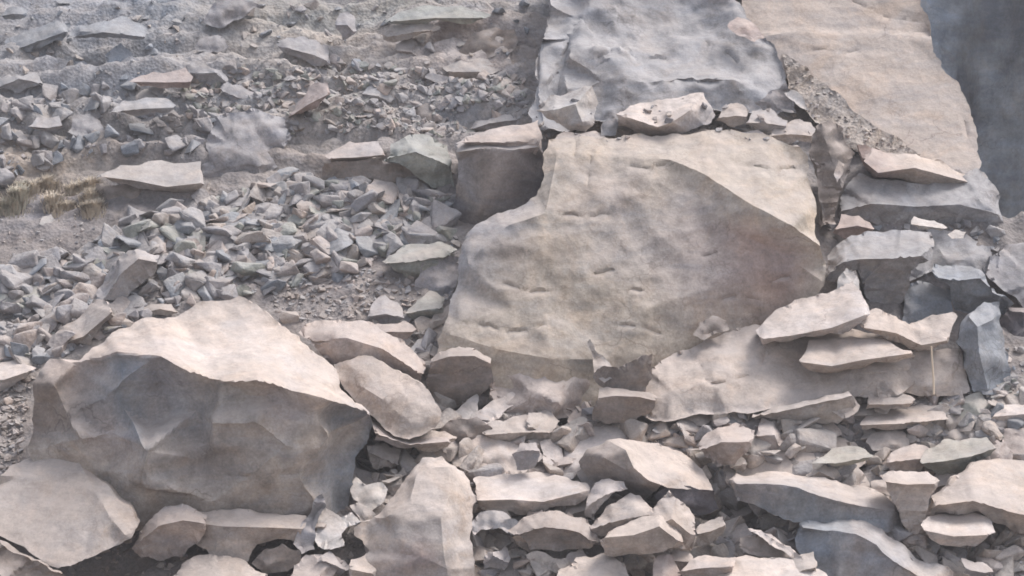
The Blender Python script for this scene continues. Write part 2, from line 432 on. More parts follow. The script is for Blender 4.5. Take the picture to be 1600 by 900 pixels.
# ---------------------------------------------------------------- the slope
def sstep(a, b, x):
    t = np.clip((x - a) / (b - a), 0, 1); return t * t * (3 - 2 * t)
PITS = [(600, 728, .42, .9), (770, 855, .25, .5), (1000, 885, .3, .5), (1180, 808, .4, .7), (720, 668, .35, .6), (975, 590, .45, .7),
        (1590, 505, .5, .9), (1490, 500, .4, .8), (1500, 848, .5, .4), (430, 868, .4, .5), (880, 680, .25, .5), (1325, 735, .3, .4),
        (1500, 745, .35, .5), (1100, 790, .4, .5), (1385, 470, .5, .7), (60, 880, .6, .6), (170, 880, .4, .4), (1080, 880, .3, .4)]
GS = .45      # the dirt lies this far behind the traced fronts of the rocks
def ground_z(x, y):
    y = y - GS
    z = np.where(y > 28, (y - 29.43) * .6776, 0)
    k = sstep(24, 29.5, y); z = np.where(y < 29.5, -.95 * (1 - k) + k * (y - 29.43) * .6776, z)
    z = np.where(y > 62, (62 - 29.43) * .6776 + 6 * (1 - np.exp(-(y - 62) / 14)), z)
    p = np.stack([x, y, np.zeros_like(x)], 1)
    a = sstep(24, 31, y)
    z = z + a * .20 * fbm(p * .55, 4, 21) + a * .07 * ridged(p * 2.6, 3, 31)
    # bedded ledges on the upper left
    u = sstep(35.3, 37.5, y) * (1 - sstep(1.0, 3.2, x))
    q = np.stack([x * .42 + .25 * y, y * 1.55 - .30 * x, np.zeros_like(x)], 1)
    z = z + u * (.26 * ridged(q, 4, 41) + .10 * fbm(q * 2.7, 3, 44))
    wv = y / .95 + .10 * x + 1.1 * fbm(np.stack([x * .22, y * .35, 0 * x], 1), 3, 51) + .18 * fbm(np.stack([x * 1.3, y * 1.3, 0 * x], 1), 3, 52)
    fr = wv - np.floor(wv); saw = np.where(fr < .14, fr / .14, 1 - (fr - .14) / .86)
    am = (fbm(np.stack([x * .38 + 5 * np.floor(wv), y * .2, 0 * x], 1), 3, 53) * 2.2 + .55).clip(0, 1)
    z = z + u * .44 * (saw - .5) * am
    wv = y / .42 - .25 * x + .9 * fbm(np.stack([x * .5, y * .6, 0 * x], 1), 3, 55)
    fr = wv - np.floor(wv); saw = np.where(fr < .16, fr / .16, 1 - (fr - .16) / .84)
    am = (fbm(np.stack([x * .8 + 5 * np.floor(wv), y * .5, 0 * x], 1), 3, 56) * 2.4 + .4).clip(0, 1)
    z = z + u * .17 * (saw - .5) * am
    q2 = np.stack([x * 1.4, y * 3.4 + .5 * x, np.zeros_like(x)], 1)
    z = z + a * .05 * ridged(q2, 3, 47)
    pf = np.stack([x * .75, y * 1.15, 0 * x], 1)
    z = z + u * (.60 * chisel(pf, .85, .42, .22, 3, True).clip(-.3, .3) + .55 * chisel(pf + 31, .34, .45, .25, 9, True).clip(-.1, .1))
    z = z + a * .5 * chisel(pf + 77, .17, .45, .25, 15, True).clip(-.05, .05)
    # smooth dark trough on the far left
    z = z - .22 * np.exp(-((x + 7.6) / 2.0) ** 2 - ((y - 36.5 - .12 * (x + 8)) / .55) ** 2)
    # the ground drops away into the gully on the right
    z = z - 36 * sstep(7.45, 9.0, x) * sstep(35.75, 36.9, y)
    for px, py, r_, dp in PITS:
        c_ = P(px, py, base(py) + GS); c_.y -= GS; z = z - dp * np.exp(-((x - c_.x) ** 2 + ((y - c_.y) / 1.0) ** 2) / r_ ** 2)
    return z
gx = np.concatenate([np.linspace(-320, -40, 15)[:-1], np.linspace(-40, -10.5, 60)[:-1], np.arange(-10.5, 11.5, .055), np.linspace(11.5, 40, 58), np.linspace(60, 320, 12)])
gy = np.concatenate([np.linspace(-200, 10, 14)[:-1], np.linspace(10, 27, 30)[:-1], np.arange(27, 45.5, .05), np.linspace(45.6, 62, 60), np.linspace(64, 400, 40)])
XX, YY = np.meshgrid(gx, gy)
zz = ground_z(XX.ravel(), YY.ravel())
co = np.stack([XX.ravel(), YY.ravel(), zz], 1)
nx_, ny_ = len(gx), len(gy)
ii = (np.arange(ny_ - 1)[:, None] * nx_ + np.arange(nx_ - 1)[None]).ravel()
faces = np.stack([ii, ii + 1, ii + 1 + nx_, ii + nx_], 1)
me = bpy.data.meshes.new("hillside"); me.from_pydata(co.tolist(), [], faces.tolist()); me.shade_smooth()
m1 = (fbm(co * .35, 4, 61) * 2.2 + .5).clip(0, 1)[:, None]; m2 = (fbm(co * .8, 4, 71) * 2.5 + .35).clip(0, 1)[:, None]
A = np.array((.34, .315, .30)); B = np.array(PAL['v']); C_ = np.array(PAL['b']) * 1.05; D_ = np.array((.24, .215, .205)); E_ = np.array((.37, .33, .285))
upz = sstep(36.5, 39, co[:, 1])[:, None]
c_up = A * m1 + B * (1 - m1); lf = (1 - sstep(-7, -2.0, co[:, 0]))[:, None]
c_up = c_up * (1 - .7 * lf * m2) + C_ * .7 * lf * m2
c_up = c_up * (1 - .35 * m2 * (1 - lf)) + E_ * .35 * m2 * (1 - lf)
c_lo = D_ * (.6 + .4 * m2) * 1.05 + .25 * (1 - m2) * A * .6
c_lo = c_lo * (1 - .5 * (1 - m1)) + np.array((.2, .185, .19)) * .5 * (1 - m1)
cg = c_up * upz + c_lo * (1 - upz)
for px, py, rx, ry, k, am in [(130,60,2.6,1.2,(.27,.29,.34),.8),(250,40,1.5,1.0,(.22,.25,.29),.7),(470,60,2.0,.8,(.40,.35,.295),.6),(430,20,1.2,.4,(.27,.27,.26),.6),
        (720,70,1.6,1.0,(.34,.29,.29),.7),(80,90,1.6,.5,(.25,.24,.235),.7),(650,20,2.2,.4,(.27,.285,.28),.7),(60,370,2.0,1.0,(.20,.19,.205),.9),(250,300,1.5,.3,(.19,.18,.18),.7),
        (460,470,1.0,.6,(.22,.185,.18),.8),(740,150,1.0,.6,(.38,.33,.32),.6),(70,310,1.0,.35,(.44,.36,.28),.9),(1540,870,1.5,.8,(.19,.165,.145),.9),(600,290,2.0,.3,(.2,.18,.18),.6)]:
    c_ = P(px, py, base(py) + GS); w_ = (am * np.exp(-((co[:, 0] - c_.x) / rx) ** 2 - ((co[:, 1] - c_.y) / ry) ** 2) * (.6 + .4 * m2[:, 0]))[:, None]
    cg = cg * (1 - w_) + np.array(k) * w_
set_cols(me, cg)
ground = bpy.data.objects.new("hillside", me); scene.collection.objects.link(ground); me.materials.append(M_SOIL)
tag(ground, kind='structure'); ground['label'] = 'steep slope of broken rock and dirt'

# far dark cliff beyond the gully
def far_cliff():
    xs = np.linspace(4, 60, 420); zs = np.linspace(-18, 34, 360)
    X, Z = np.meshgrid(xs, zs); x = X.ravel(); z = Z.ravel()
    p = np.stack([x * .35, z * .12, 0 * x], 1)
    y = 57 + .22 * (z) + 1.8 * fbm(p, 4, 81) + .55 * ridged(np.stack([x * .9, z * .5, 0 * x], 1), 4, 85) - .05 * (x - 10) + 1.3 * chisel(np.stack([x, 0 * x, z * .6], 1), 2.4, .5, .3, 5) + .8 * chisel(np.stack([x, 0 * x, z * .8], 1), .9, .5, .3, 6)
    n1, n2 = len(xs), len(zs)
    vf = np.stack([x, y, z], 1); vb = np.stack([x, y * 0 + 78, z], 1)
    i0 = (np.arange(n2 - 1)[:, None] * n1 + np.arange(n1 - 1)[None]).ravel()
    fr = np.stack([i0, i0 + 1, i0 + 1 + n1, i0 + n1], 1).tolist()
    me = bpy.data.meshes.new("far_cliff")
    top = [(n2 - 1) * n1 + i for i in range(n1)]; lft = [j * n1 for j in range(n2)]; rgt = [j * n1 + n1 - 1 for j in range(n2)]
    V = vf.tolist(); nb = len(V)
    # top, left and right returns
    def skirt(ids):
        s = len(V)
        for i in ids: V.append([V[i][0], 80.0, V[i][2]])
        for k in range(len(ids) - 1): fr.append([ids[k], ids[k + 1], s + k + 1, s + k])
    skirt(top); skirt(lft); skirt(rgt)
    me.from_pydata(V, [], fr); me.shade_smooth()
    pv = np.array(V); t = (fbm(pv * np.array((.55, .5, .35)), 5, 91, .65) * 2.4 + .6).clip(0, 1)[:, None]
    set_cols(me, np.array((.19, .205, .235)) * t + np.array((.40, .43, .47)) * (1 - t))
    me.materials.append(M_DARK)
    o = bpy.data.objects.new("far_cliff", me); scene.collection.objects.link(o); tag(o, kind='structure'); o['label'] = 'dark cliff face across the gully'
far_cliff()

# ---------------------------------------------------------------- cliff, outcrops and great boulders
rock('tan_cliff', 'smooth tan cliff wall with bedding lines',
     '1120,-160,-400 1135,-60,-330 1158,0,-285 1176,55,-240 1198,100,-205 1260,152,-160 1310,198,-115 1350,228,-85 1410,262,-52 1490,286,-28 1522,276,-30 1533,262,-50 1530,228,-80 1518,180,-118 1508,150,-140 1498,128,-160 1472,98,-185 1458,70,-205 1452,30,-240 1440,0,-262 1428,-60,-315 1405,-160,-400',
     '1158,48,-234 1200,54,-231 1250,49,-235 1310,55,-229 1360,51,-234 1410,57,-228 1456,54,-228;1165,42,-246 1205,46,-244 1250,43,-246 1310,47,-243 1360,45,-245 1410,50,-240 1454,49,-240;1290,-10,-290 1340,8,-270 1400,28,-255 1445,36,-245',
     c='t', W=36.85, thick=5.5, mat=M_CLIFF, kind='structure', conch=.3, rough=.6, L=.05, led=.008, cdp=4, cw=4.5, cracks='1290,-20 1340,5 1370,20 1400,30 1432,33;1500,170 1508,190 1514,225;1240,75 1300,80 1380,78', ragged=.35)
rock('grey_outcrop', 'jagged blue-grey outcrop above the central tan boulder',
     '823,200,-20 827,150,-60 832,100,-110 842,50,-170 850,0,-220 852,-80,-300 1136,-80,-300 1142,0,-230 1178,38,-190 1208,62,-160 1225,95,-120 1229,140,-70 1216,168,-40 1180,178,-20 1120,175,-15 1060,175,-10 1000,185,-5 930,190,0 870,205,0',
     '852,0,-205 846,60,-130 838,130,-60 850,195,0;960,-80,-270 962,0,-200 958,45,-165 1000,52,-160 1040,48,-185 1100,45,-195 1160,80,-160 1228,112,-100;905,20,-185 892,60,-165 880,105,-120 862,150,-55;915,30,-165 940,60,-130 985,80,-95 1010,75,-118 1050,82,-120;890,90,-95 925,75,-105 960,90,-85 1000,100,-75 1060,100,-90 1120,95,-105 1180,120,-65;880,130,-45 940,120,-45 1000,125,-40 1080,115,-50 1150,125,-40 1200,140,-50;958,45,-165 930,40,-180 905,20,-185',
     c='v', W=37.2, thick=2.8, mat=M_GREY, upsmooth=False, conch=.95, cdp=13, cw=6, cracks='905,20 888,70 866,120 850,160;958,45 985,75 1010,85 1060,72;855,10 842,60 836,120;935,92 955,84 975,90;920,106 950,98;1020,130 1060,118 1110,125 1150,118;1100,60 1150,90 1180,120', L=.042, led=.012, rough=1.2, ragged=.35)
rock('boulder', 'huge tan and ochre boulder with a flat sloping face, largest in the rockfall',
     '690,600,10 684,575,5 680,530,-15 698,492,-30 710,455,-50,v 716,405,-75,v 724,375,-90,v 748,346,-100,v 776,330,-105,v 815,318,-110,v 836,304,-118 846,280,-130 846,240,-160 856,216,-180 900,211,-185 960,214,-185 1000,206,-190 1060,205,-190 1120,200,-195 1180,206,-190 1250,226,-170 1265,242,-160 1270,290,-130 1277,350,-90 1285,384,-65 1294,412,-70 1290,442,-55 1262,490,-75 1230,540,-75 1180,575,-70 1110,600,-50 1000,630,-10 930,635,30 850,625,25 760,610,15',
     '870,235,-145 960,240,-140 1045,245,-125 1100,268,-98 1180,322,-52 1240,352,-42 1285,384,-65;1180,322,-52,k 1168,370,-58,r 1184,430,-52,r 1225,455,-74,r 1290,442,-82,r;1168,370,-58,r 1230,400,-72,r 1290,442,-75,r;870,235,-145 850,330,-75 790,352,-72,v 730,410,-50,v;850,330,-85 845,420,-40 800,480,-15 720,500,-10;700,520,0 780,545,20 860,560,30 960,560,12 1060,545,-28;960,300,-100,m 1000,380,-60,m 1010,480,-15,o;1100,350,-72,k 1110,450,-42,k',
     c='o', W=33.35, thick=3.0, upsmooth=False, conch=.32, cdp=5.5, cw=4.5, cracks='925,232 918,290;895,250 900,215;1045,250 1010,262 985,258;930,428 955,420 966,430;972,456 990,450 1008,452;720,500 800,515 860,505;960,505 1000,510 1040,522;1100,400 1130,392;860,330 930,338 960,330;1210,440 1240,425;1120,470 1160,462 1190,470;780,440 830,455 880,450;1150,250 1200,262 1262,258', L=.042, rough=1.0, led=.001)
rock('boulder', 'wide angular boulder with pale dusty top and grey-brown front, at lower left',
     '58,830,0,s 40,770,10,s 34,700,5,s 45,640,-5,n 58,578,-15,s 76,558,-25,k 117,562,0,k 148,538,-45,t 180,514,-80,t 216,498,-105,t 256,496,-112,t 288,484,-125,t 324,468,-140,t 373,461,-150,t 400,471,-140,t 423,490,-122,t 450,512,-105,t 480,537,-88,t 505,557,-72,t 522,572,-62,t 537,608,-25,t 577,638,15,t 586,653,12,g 582,692,-20,b 562,719,-30,b 560,760,-40,b 547,806,-50,b 495,825,-10,g 400,830,5,s 300,830,15,s 225,830,22,s 120,835,10,s',
     '117,562,0,k 180,545,42,k 252,551,55,k 288,573,66,t 342,595,80,t 405,591,84,t 450,606,76,t 513,624,54,t 577,638,15,t;342,603,56,s 382,620,54,s 432,622,56,k 462,641,52,k 500,652,40,s 522,680,48,s;522,680,48,s 577,650,16,g;522,680,48,s 505,706,44,s 472,752,40,s 492,778,30,s 495,825,-10,s;126,684,60,s 170,678,40,k 216,675,66,b 226,705,88,s 222,745,70,s 226,790,40,s;180,550,46,b 186,600,58,b 200,640,30,b 216,675,66,b;252,556,58,g 248,610,26,g 232,655,20,g;300,640,30,v 325,660,74,s 320,720,44,n 330,790,48,s;330,640,55,s 400,660,80,s 450,700,70,s 472,752,40,s;80,600,25,n 100,650,30,n 126,684,60,s 140,740,30,s;320,550,-30,l 380,520,-80,l 450,560,-15,l;60,700,18,s 120,760,22,s;540,660,-10,b 530,760,-25,b',
     c='s', W=30.95, thick=3.2, conch=.8, L=.042, smooth=1, led=.015, cdp=9, cracks='326,655 316,680 324,702 316,732;224,700 221,740 226,792;440,750 480,744;372,690 392,684 400,700;120,640 135,665;345,742 400,748;250,560 246,600 255,640', rough=.9)
rock('rock_slab', 'pale square-faced slab leaning in the bottom left corner of the rockfall',
     '-70,790,-60 0,742,-60 38,718,-100 78,702,-118 85,698,-120 118,702,-112 131,722,-92 150,745,-68 175,766,-30 206,796,-8 217,818,4 206,842,18 175,856,28 140,872,40 110,885,46 90,889,44 60,873,30 20,848,12 -40,818,-10 -70,810,-20',
     '120,715,-88 148,765,-34 172,808,12 196,836,24;-60,780,-50 30,745,-68 85,715,-92 120,715,-88',
     c='t', W=30.0, thick=1.3, conch=.12, rough=.4, smooth=0)
R = rock
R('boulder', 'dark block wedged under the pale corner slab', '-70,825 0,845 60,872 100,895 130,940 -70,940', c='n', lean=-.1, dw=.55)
R('boulder', 'smooth dusty mound of rock touching the right side of the wide angular boulder',
  '520,568,-60 560,555,-70 600,566,-66 640,588,-46 674,614,-26 692,645,-6 684,667,6 640,690,16 612,682,10 585,655,-10 560,640,-25 535,610,-45',
  '560,600,-35 600,625,-12 640,660,10;600,590,-45 640,620,-14 684,650,0', c='t', W=31.9, thick=1.4, conch=.35)
R('rock', 'broad rounded rock ledge between the wide boulder peak and the tan boulder', '462,518 490,500 530,498 570,500 605,520 640,542 668,575 660,600 600,600 540,590 500,560', c='k', crest='470,530 540,528 600,545 660,585', oh=15, ts=1.4, W=32.9, conch=.7)
R('rock', 'small flat rock overhanging the dark hollow beside the wide boulder', '580,655 612,678 640,688 700,682 708,692 670,703 620,702 583,690', c='k', W=31.9, crest='583,675 640,695 700,690', oh=14, ts=1.8)
R('rock', 'low brown rock jammed against the foot of the pale corner slab', '203,858 213,835 232,812 258,789 285,786 305,795 325,803 321,836 300,860 285,874 250,879 220,872',
  '', c='k', crest='215,845 245,820 285,812 320,818', oh=22, ts=1.4, dw=.2, conch=.7)
R('rock_slab', 'cream block with squared end lying at the foot of the wide boulder', '308,800,-20 345,797,-22 400,802,-22 479,806,-22 474,826,0 466,850,-5 440,846,-5 402,852,0 388,878,5 330,874,10 304,850,0',
  '318,818,22 345,822,24 420,824,24 472,826,0;345,822,24 338,850,20 330,874,10', c='t', W=30.4, thick=.7, conch=.4)
R('rock', 'pale round-topped rock cut off by the bottom edge near the left', '262,940 266,903 282,880 310,866 350,868 385,878 418,898 424,940', c='t', lean=1.0, dw=.3, conch=.5)
R('rock', 'dark low rock under the squared cream block', '392,880 410,860 440,850 470,858 478,880 450,895 410,896', c='n', lean=.1, dw=-.1)  # rock put in for the shadow under the cream block
R('stone', 'brownish stone between two bottom-edge rocks left of the large tan block', '455,940 458,882 478,866 520,866 535,878 520,905 510,940', c='k', lean=.9, dw=.15)
R('stone', 'chalky white jagged stone at the right foot of the wide boulder', '489,838 495,812 506,792 522,800 532,806 550,799 567,814 545,824 534,834 540,852 510,860 494,856', c='w', lean=.9, dw=.45, rough=1.5, smooth=0)
R('rock', 'narrow grey rock propping the lower right corner of the wide boulder', '455,850 470,812 486,785 503,772 512,790 500,815 494,860 470,868', c='g', lean=.3, dw=.3)
R('stone', 'white pointed stone in front of the dark hollow', '548,752 556,744 570,757 598,752 608,764 596,790 580,800 560,787 548,780', c='w', lean=.8, dw=.3, smooth=0)
R('stone', 'small brown stone under the white pointed stone', '546,790 560,784 580,795 600,812 590,826 560,818', c='s', lean=.6, dw=.4)
R('boulder', 'tall tan boulder with a bright domed crown, centre of the bottom edge',
  '560,945,20 556,900,18 575,860,-2 552,836,-10 552,824,-14 590,803,-25 606,784,-38 626,755,-56 642,734,-70 660,714,-90 690,712,-92 712,728,-80 735,750,-66 748,776,-46 742,800,-34 738,840,-8 745,885,14 748,945,20',
  '650,742,-40 672,728,-52 702,730,-50 725,760,-40;605,805,0 650,816,14 690,808,16 738,800,-30;650,742,-40 640,780,-10 650,816,14;690,808,16 693,850,32 700,900,40;620,840,18 660,870,36,r 700,890,42;702,730,-50 700,780,-8 690,808,16',
  c='t', W=30.15, thick=1.3, conch=.3, rough=.7)
R('rock_slab', 'long flat cream slab right of the domed tan boulder', '738,748 780,742 832,738 880,745 918,756 922,772 905,788 868,792 850,802 800,802 752,798 745,775', c='l', crest='745,782 800,780 850,784 905,770', oh=14, ts=1.9, dw=.2, conch=.3)
R('rock', 'lavender-grey rock arching over a dark hollow', '736,815 750,800 785,798 812,815 800,838 780,826 752,828 740,840', c='v', lean=.6, dw=.5)
R('rock_slab', 'brown layered slab with a pale splinter edge', '790,828 828,806 870,798 918,812 940,846 922,862 870,868 824,862', c='n', crest='800,838 850,822 905,830 930,848', oh=10, ts=1.1, dw=.2, rough=1.8)
R('stone', 'pale splinter lying on the brown layered slab', '850,815 865,818 930,838 946,848 930,848 880,834 852,824', c='l', lean=.9, dw=.35)
R('rock', 'cream rock with chipped face above the long flat cream slab', '722,686 742,678 790,688 840,694 848,716 825,738 790,742 750,732 733,708', c='l', lean=.9, dw=.2)
R('stone', 'round dark-bellied stone right of the chipped cream rock', '797,710 812,692 838,690 848,712 832,734 806,737', c='g', crest='797,706 820,702 846,704', oh=14, ts=1.4, dw=.45)
R('stone', 'small cream stone with a pointed foot beside the round dark-bellied stone', '843,690 860,686 878,700 884,742 866,738 848,722', c='l', lean=.9, dw=.2)
R('boulder', 'smooth pale slab-like boulder rising behind the round-nosed boulder', '868,760 876,712 882,688 906,659 942,660 985,664 1012,680 1062,694 1086,710 1070,760 930,765', c='l', lean=1.05, dw=.15, conch=.25, W=31.6)
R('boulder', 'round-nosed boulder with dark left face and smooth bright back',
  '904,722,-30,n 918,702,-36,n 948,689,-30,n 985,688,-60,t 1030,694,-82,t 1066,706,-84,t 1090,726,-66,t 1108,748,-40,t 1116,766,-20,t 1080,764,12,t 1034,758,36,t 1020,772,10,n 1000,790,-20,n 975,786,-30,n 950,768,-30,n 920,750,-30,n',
  '948,689,-30,n 978,703,8,t 990,730,36,t 1012,750,46,t 1034,758,36,t;945,715,0,n 975,735,18,n 1000,765,8,n;1010,710,-32,t 1060,740,4,t', c='t', W=31.1, thick=1.0, conch=.3, smooth=0)  # left-face points are darker: the face's shade is put into the colour
R('rock', 'dark brown rock filling the gap beneath the round-nosed boulder', '1020,775 1040,760 1118,766 1128,800 1090,812 1055,800', c='d', lean=-.2, W=31.0)  # stands in for the shadowed void; its shade is in the dark colour
R('stone', 'hood-shaped stone tucked beneath the nose of the round-nosed boulder', '912,812 918,772 930,754 952,746 975,752 984,764 960,776 940,796 930,816', c='l', crest='918,790 950,770 980,766', oh=12, ts=1.3, dw=.35)
R('stone', 'left of two pale pyramid stones below the round-nosed boulder', '915,835 930,812 950,790 985,770 1000,774 1020,794 1016,830 980,845', c='t', crest='925,826 960,814 1016,804', oh=8, ts=.9, dw=.35, conch=.3)
R('stone', 'taller right of two pale pyramid stones below the round-nosed boulder', '1008,805 1028,784 1046,766 1068,785 1086,806 1088,832 1080,862 1040,862 1014,840', c='t', crest='1012,830 1050,810 1080,835', oh=10, ts=.8, dw=.4, conch=.3)
R('stone', 'cream wedge stone with a sharp ridge leaning on the two pyramid stones', '938,845 950,832 1000,808 1034,805 1058,826 1072,858 1010,866 945,868', c='t', crest='945,840 990,836 1030,822 1060,845', oh=14, ts=1.6, dw=.55, conch=.2)
R('stone', 'small stone with a pale top and brown front right of the pyramid stones', '1086,826 1108,812 1130,806 1136,824 1122,846 1100,858 1082,857', c='s', crest='1086,834 1110,830 1134,820', oh=10, ts=1.7, dw=.2)
R('rock', 'rounded tan rock on the bottom edge left of the small dark hollow', '862,940 870,900 900,870 950,860 976,880 992,905 992,940', c='t', lean=1.0, dw=.3)
R('stone', 'pink-grey upright stone on the bottom edge under the pyramid stones', '1014,940 1020,885 1030,868 1052,868 1066,892 1074,940', c='r', lean=.8, dw=.3)
R('rock', 'brownish rock on the bottom edge right of the pink-grey upright stone', '1055,895 1078,875 1110,868 1150,870 1140,910 1100,920 1070,918', c='k', crest='1060,893 1100,885 1145,885', oh=12, ts=1.8, dw=.2)
R('rock_slab', 'wide cream slab on the bottom edge in front of the blue-grey boulder', '1118,945 1122,900 1136,880 1166,868 1222,872 1272,888 1302,906 1310,945', c='l', lean=1.1, dw=.5, conch=.25)
R('rock', 'brown flake stacked between the cream bottom slab and the dark gap', '1156,838 1188,834 1226,858 1250,880 1222,876 1168,868 1150,855', c='n', lean=.6, dw=.2)
R('stone', 'thin pale splinter along the top of the brown flake', '1165,825 1190,828 1236,852 1266,880 1256,888 1238,872 1205,852', c='l', lean=.9, dw=.55)
R('boulder', 'dark blue-grey boulder with a bright curved ridge at bottom right',
  '1236,840,-50,b 1244,816,-55,b 1300,812,-55 1345,812,-60,l 1378,826,-55,l 1405,846,-45,l 1432,872,-20,l 1482,884,0,l 1500,905,5,l 1505,950,10,t 1262,950,15,b 1256,890,-10,b',
  '1244,822,-30,b 1300,826,-10,b 1338,832,8,g 1370,850,22,g 1400,875,32,g 1450,905,30,t 1500,930,18,t;1300,826,-10,b 1320,890,14,v 1340,945,22,v', c='b', W=30.1, thick=1.2, mat=M_GREY, conch=.6)
R('boulder', 'blue-grey broad-fronted boulder with a flat dusty top behind the ridge-backed one',
  '1138,748,-60,t 1150,740,-75,t 1205,735,-85,t 1290,745,-80,t 1350,760,-70,t 1400,785,-45,t 1412,800,-25,g 1410,835,-20,g 1385,835,0,g 1350,820,5,b 1300,820,8,b 1240,818,5,b 1200,802,-5,b 1150,784,-15,g',
  '1150,755,6,g 1200,756,12,g 1250,762,16,b 1300,778,18,v 1345,788,16,g 1400,796,-4,g', c='g', W=30.75, thick=1.3, conch=.5)
R('rock_slab', 'broad sloping tan slab spreading behind the blue-grey broad-fronted boulder', '1128,735 1140,700 1180,668 1242,664 1300,670 1352,700 1368,718 1342,730 1360,760 1402,784 1390,798 1330,782 1250,770 1145,765', c='t', lean=1.1, dw=.1, conch=.3, W=31.2)
R('rock', 'chunky grey-tan rock at the left end of the broad sloping slab', '1086,700 1110,672 1150,660 1180,672 1170,705 1150,730 1120,735 1096,722', c='k', crest='1090,705 1125,690 1170,690', oh=14, ts=1.7, W=31.65)
R('stone', 'flat greenish flake overhanging on the broad sloping slab', '1268,724 1300,700 1346,698 1368,711 1346,724 1305,732', c='e', crest='1270,724 1310,724 1360,714', oh=16, ts=2.0, W=31.7)
R('boulder', 'tan pillar-shaped rock right of the broad sloping slab', '1374,742 1408,734 1450,736 1472,750 1452,790 1446,834 1420,842 1404,800 1384,768', c='t', crest='1380,752 1420,756 1462,756', oh=14, ts=1.6, dw=.2, conch=.4)
R('rock', 'lens-shaped cream rock sitting above the dark soil at bottom right', '1438,820 1450,808 1482,803 1522,802 1550,815 1556,832 1532,850 1500,856 1462,848 1446,834', c='l', crest='1442,828 1490,838 1540,836', oh=14, ts=1.8, dw=.35, conch=.2)
R('boulder', 'large smooth tan boulder cut off by the lower right edge', '1448,802 1456,778 1488,746 1520,722 1560,716 1650,722 1650,842 1592,836 1555,820 1526,802 1480,806', c='t', crest='1458,790 1520,782 1580,800 1645,815', oh=16, ts=1.25, dw=.1, conch=.35)
R('rock', 'grey-green slab with a pale front lip above the dark notch', '1434,722 1445,700 1475,686 1542,682 1560,700 1542,722 1510,745 1465,745 1446,738', c='e', crest='1438,724 1480,720 1520,712 1556,700', oh=20, ts=1.8, dw=.2)
R('stone', 'greenish squared stone right of the low rubble strip', '1490,644 1508,620 1536,611 1552,632 1550,655 1520,666 1496,663', c='e', lean=.7, dw=.3)
R('rock', 'pale rock with flat top at the right edge above the pink block', '1546,656 1562,632 1650,626 1650,668 1560,672', c='l', crest='1550,650 1600,646 1650,648', oh=12, ts=1.8, dw=.25)
R('boulder', 'pink-grey block cut off by the right edge', '1556,700 1568,668 1650,662 1650,742 1585,744 1562,726', c='k', lean=.7, dw=.2)
R('stone', 'small curved stone leaning on the pink-grey block', '1528,736 1536,704 1558,686 1580,702 1586,736 1566,745', c='k', lean=.5, dw=.4)
R('boulder', 'upright grey pointed rock standing right of the tan block',
  '1492,535,-12 1499,506,-25 1514,490,-32 1538,471,-48 1562,470,-52 1566,502,-40 1571,540,-28 1580,572,-22 1580,606,-12 1545,618,5 1520,614,5 1510,584,-8 1506,552,-12',
  '1514,495,-8 1527,510,8 1530,550,22 1545,610,12;1527,510,8 1550,500,-10', c='b', W=33.1, thick=.7, mat=M_GREY, conch=.5)
R('boulder', 'broad tan foundation slab running under the leaning slabs at right centre', '1004,622 1018,574 1032,562 1058,548 1100,530 1150,512 1190,508 1262,516 1330,512 1430,545 1430,600 1400,620 1340,622 1250,640 1120,650 1040,660 1006,650', c='t', lean=1.0, W=32.2, cdp=6, cracks='1060,580 1120,600 1180,585;1200,540 1190,580 1210,610;1320,590 1400,580', conch=.4, rough=.8, led=.0, thick=1.2)
R('rock_slab', 'cream slanting slab lying highest on the tan foundation slab', '1180,516 1222,480 1262,465 1302,454 1332,440 1352,470 1360,490 1346,506 1310,522 1262,528 1236,534 1192,540', c='l', crest='1192,530 1240,524 1300,512 1352,492', oh=22, ts=1.3, W=33.25, conch=.25)
R('rock', 'white-tipped small peak behind the cream slanting slab', '1302,462 1310,432 1322,418 1338,424 1346,450 1348,480 1320,480', c='w', lean=.5, W=33.7)
R('rock_slab', 'tan lens-shaped slab with a dark undercut beneath it', '1248,562 1264,532 1320,527 1382,530 1424,548 1430,558 1402,566 1350,574 1292,584 1262,578', c='t', crest='1254,566 1300,572 1350,562 1424,552', oh=24, ts=1.5, W=32.92, conch=.2)
R('rock', 'tan wedge with a pinkish left face between the lens slab and the grey boulders', '1342,506 1368,482 1400,494 1422,508 1442,500 1488,488 1496,494 1482,536 1456,548 1420,546 1388,532', c='t', crest='1350,512 1400,520 1440,540 1480,532', oh=14, ts=1.0, W=33.2, conch=.3)
R('boulder', 'blocky tan rock behind the thin pale stick', '1404,590 1424,548 1480,544 1502,546 1510,580 1516,612 1450,620 1400,618', c='t', lean=.5, W=32.95, conch=.2)
R('rock_slab', 'thin brown slab tilted up to the right with a pale top edge', '1168,655 1190,642 1232,632 1290,616 1326,609 1346,632 1338,648 1310,664 1286,668 1230,660', c='s', crest='1175,652 1232,640 1290,624 1332,618', oh=16, ts=2.0, W=32.5, rough=.7)
R('rock', 'pale squared end piece on the thin tilted brown slab', '1292,624 1326,610 1346,632 1338,648 1318,656 1300,644', c='t', lean=.9, W=32.3)
R('rock_slab', 'flat tan slab with a shadowed front right of the thin tilted brown slab', '1340,664 1352,648 1402,640 1440,630 1462,634 1484,655 1446,668 1400,676 1346,674', c='t', crest='1345,664 1400,662 1470,656', oh=14, ts=2.2, dw=.25)
R('rock', 'folded tan rock left of the thin pale stick', '1352,640 1356,618 1378,604 1408,612 1432,624 1420,640 1384,646', c='t', crest='1356,632 1390,632 1425,630', oh=12, ts=1.4, W=32.7)
R('stone', 'broken tan stone among rubble above the tan pillar-shaped rock', '1380,730 1392,706 1430,692 1456,700 1462,726 1440,740 1400,742', c='k', crest='1386,722 1420,718 1458,714', oh=12, ts=1.8, dw=.1)
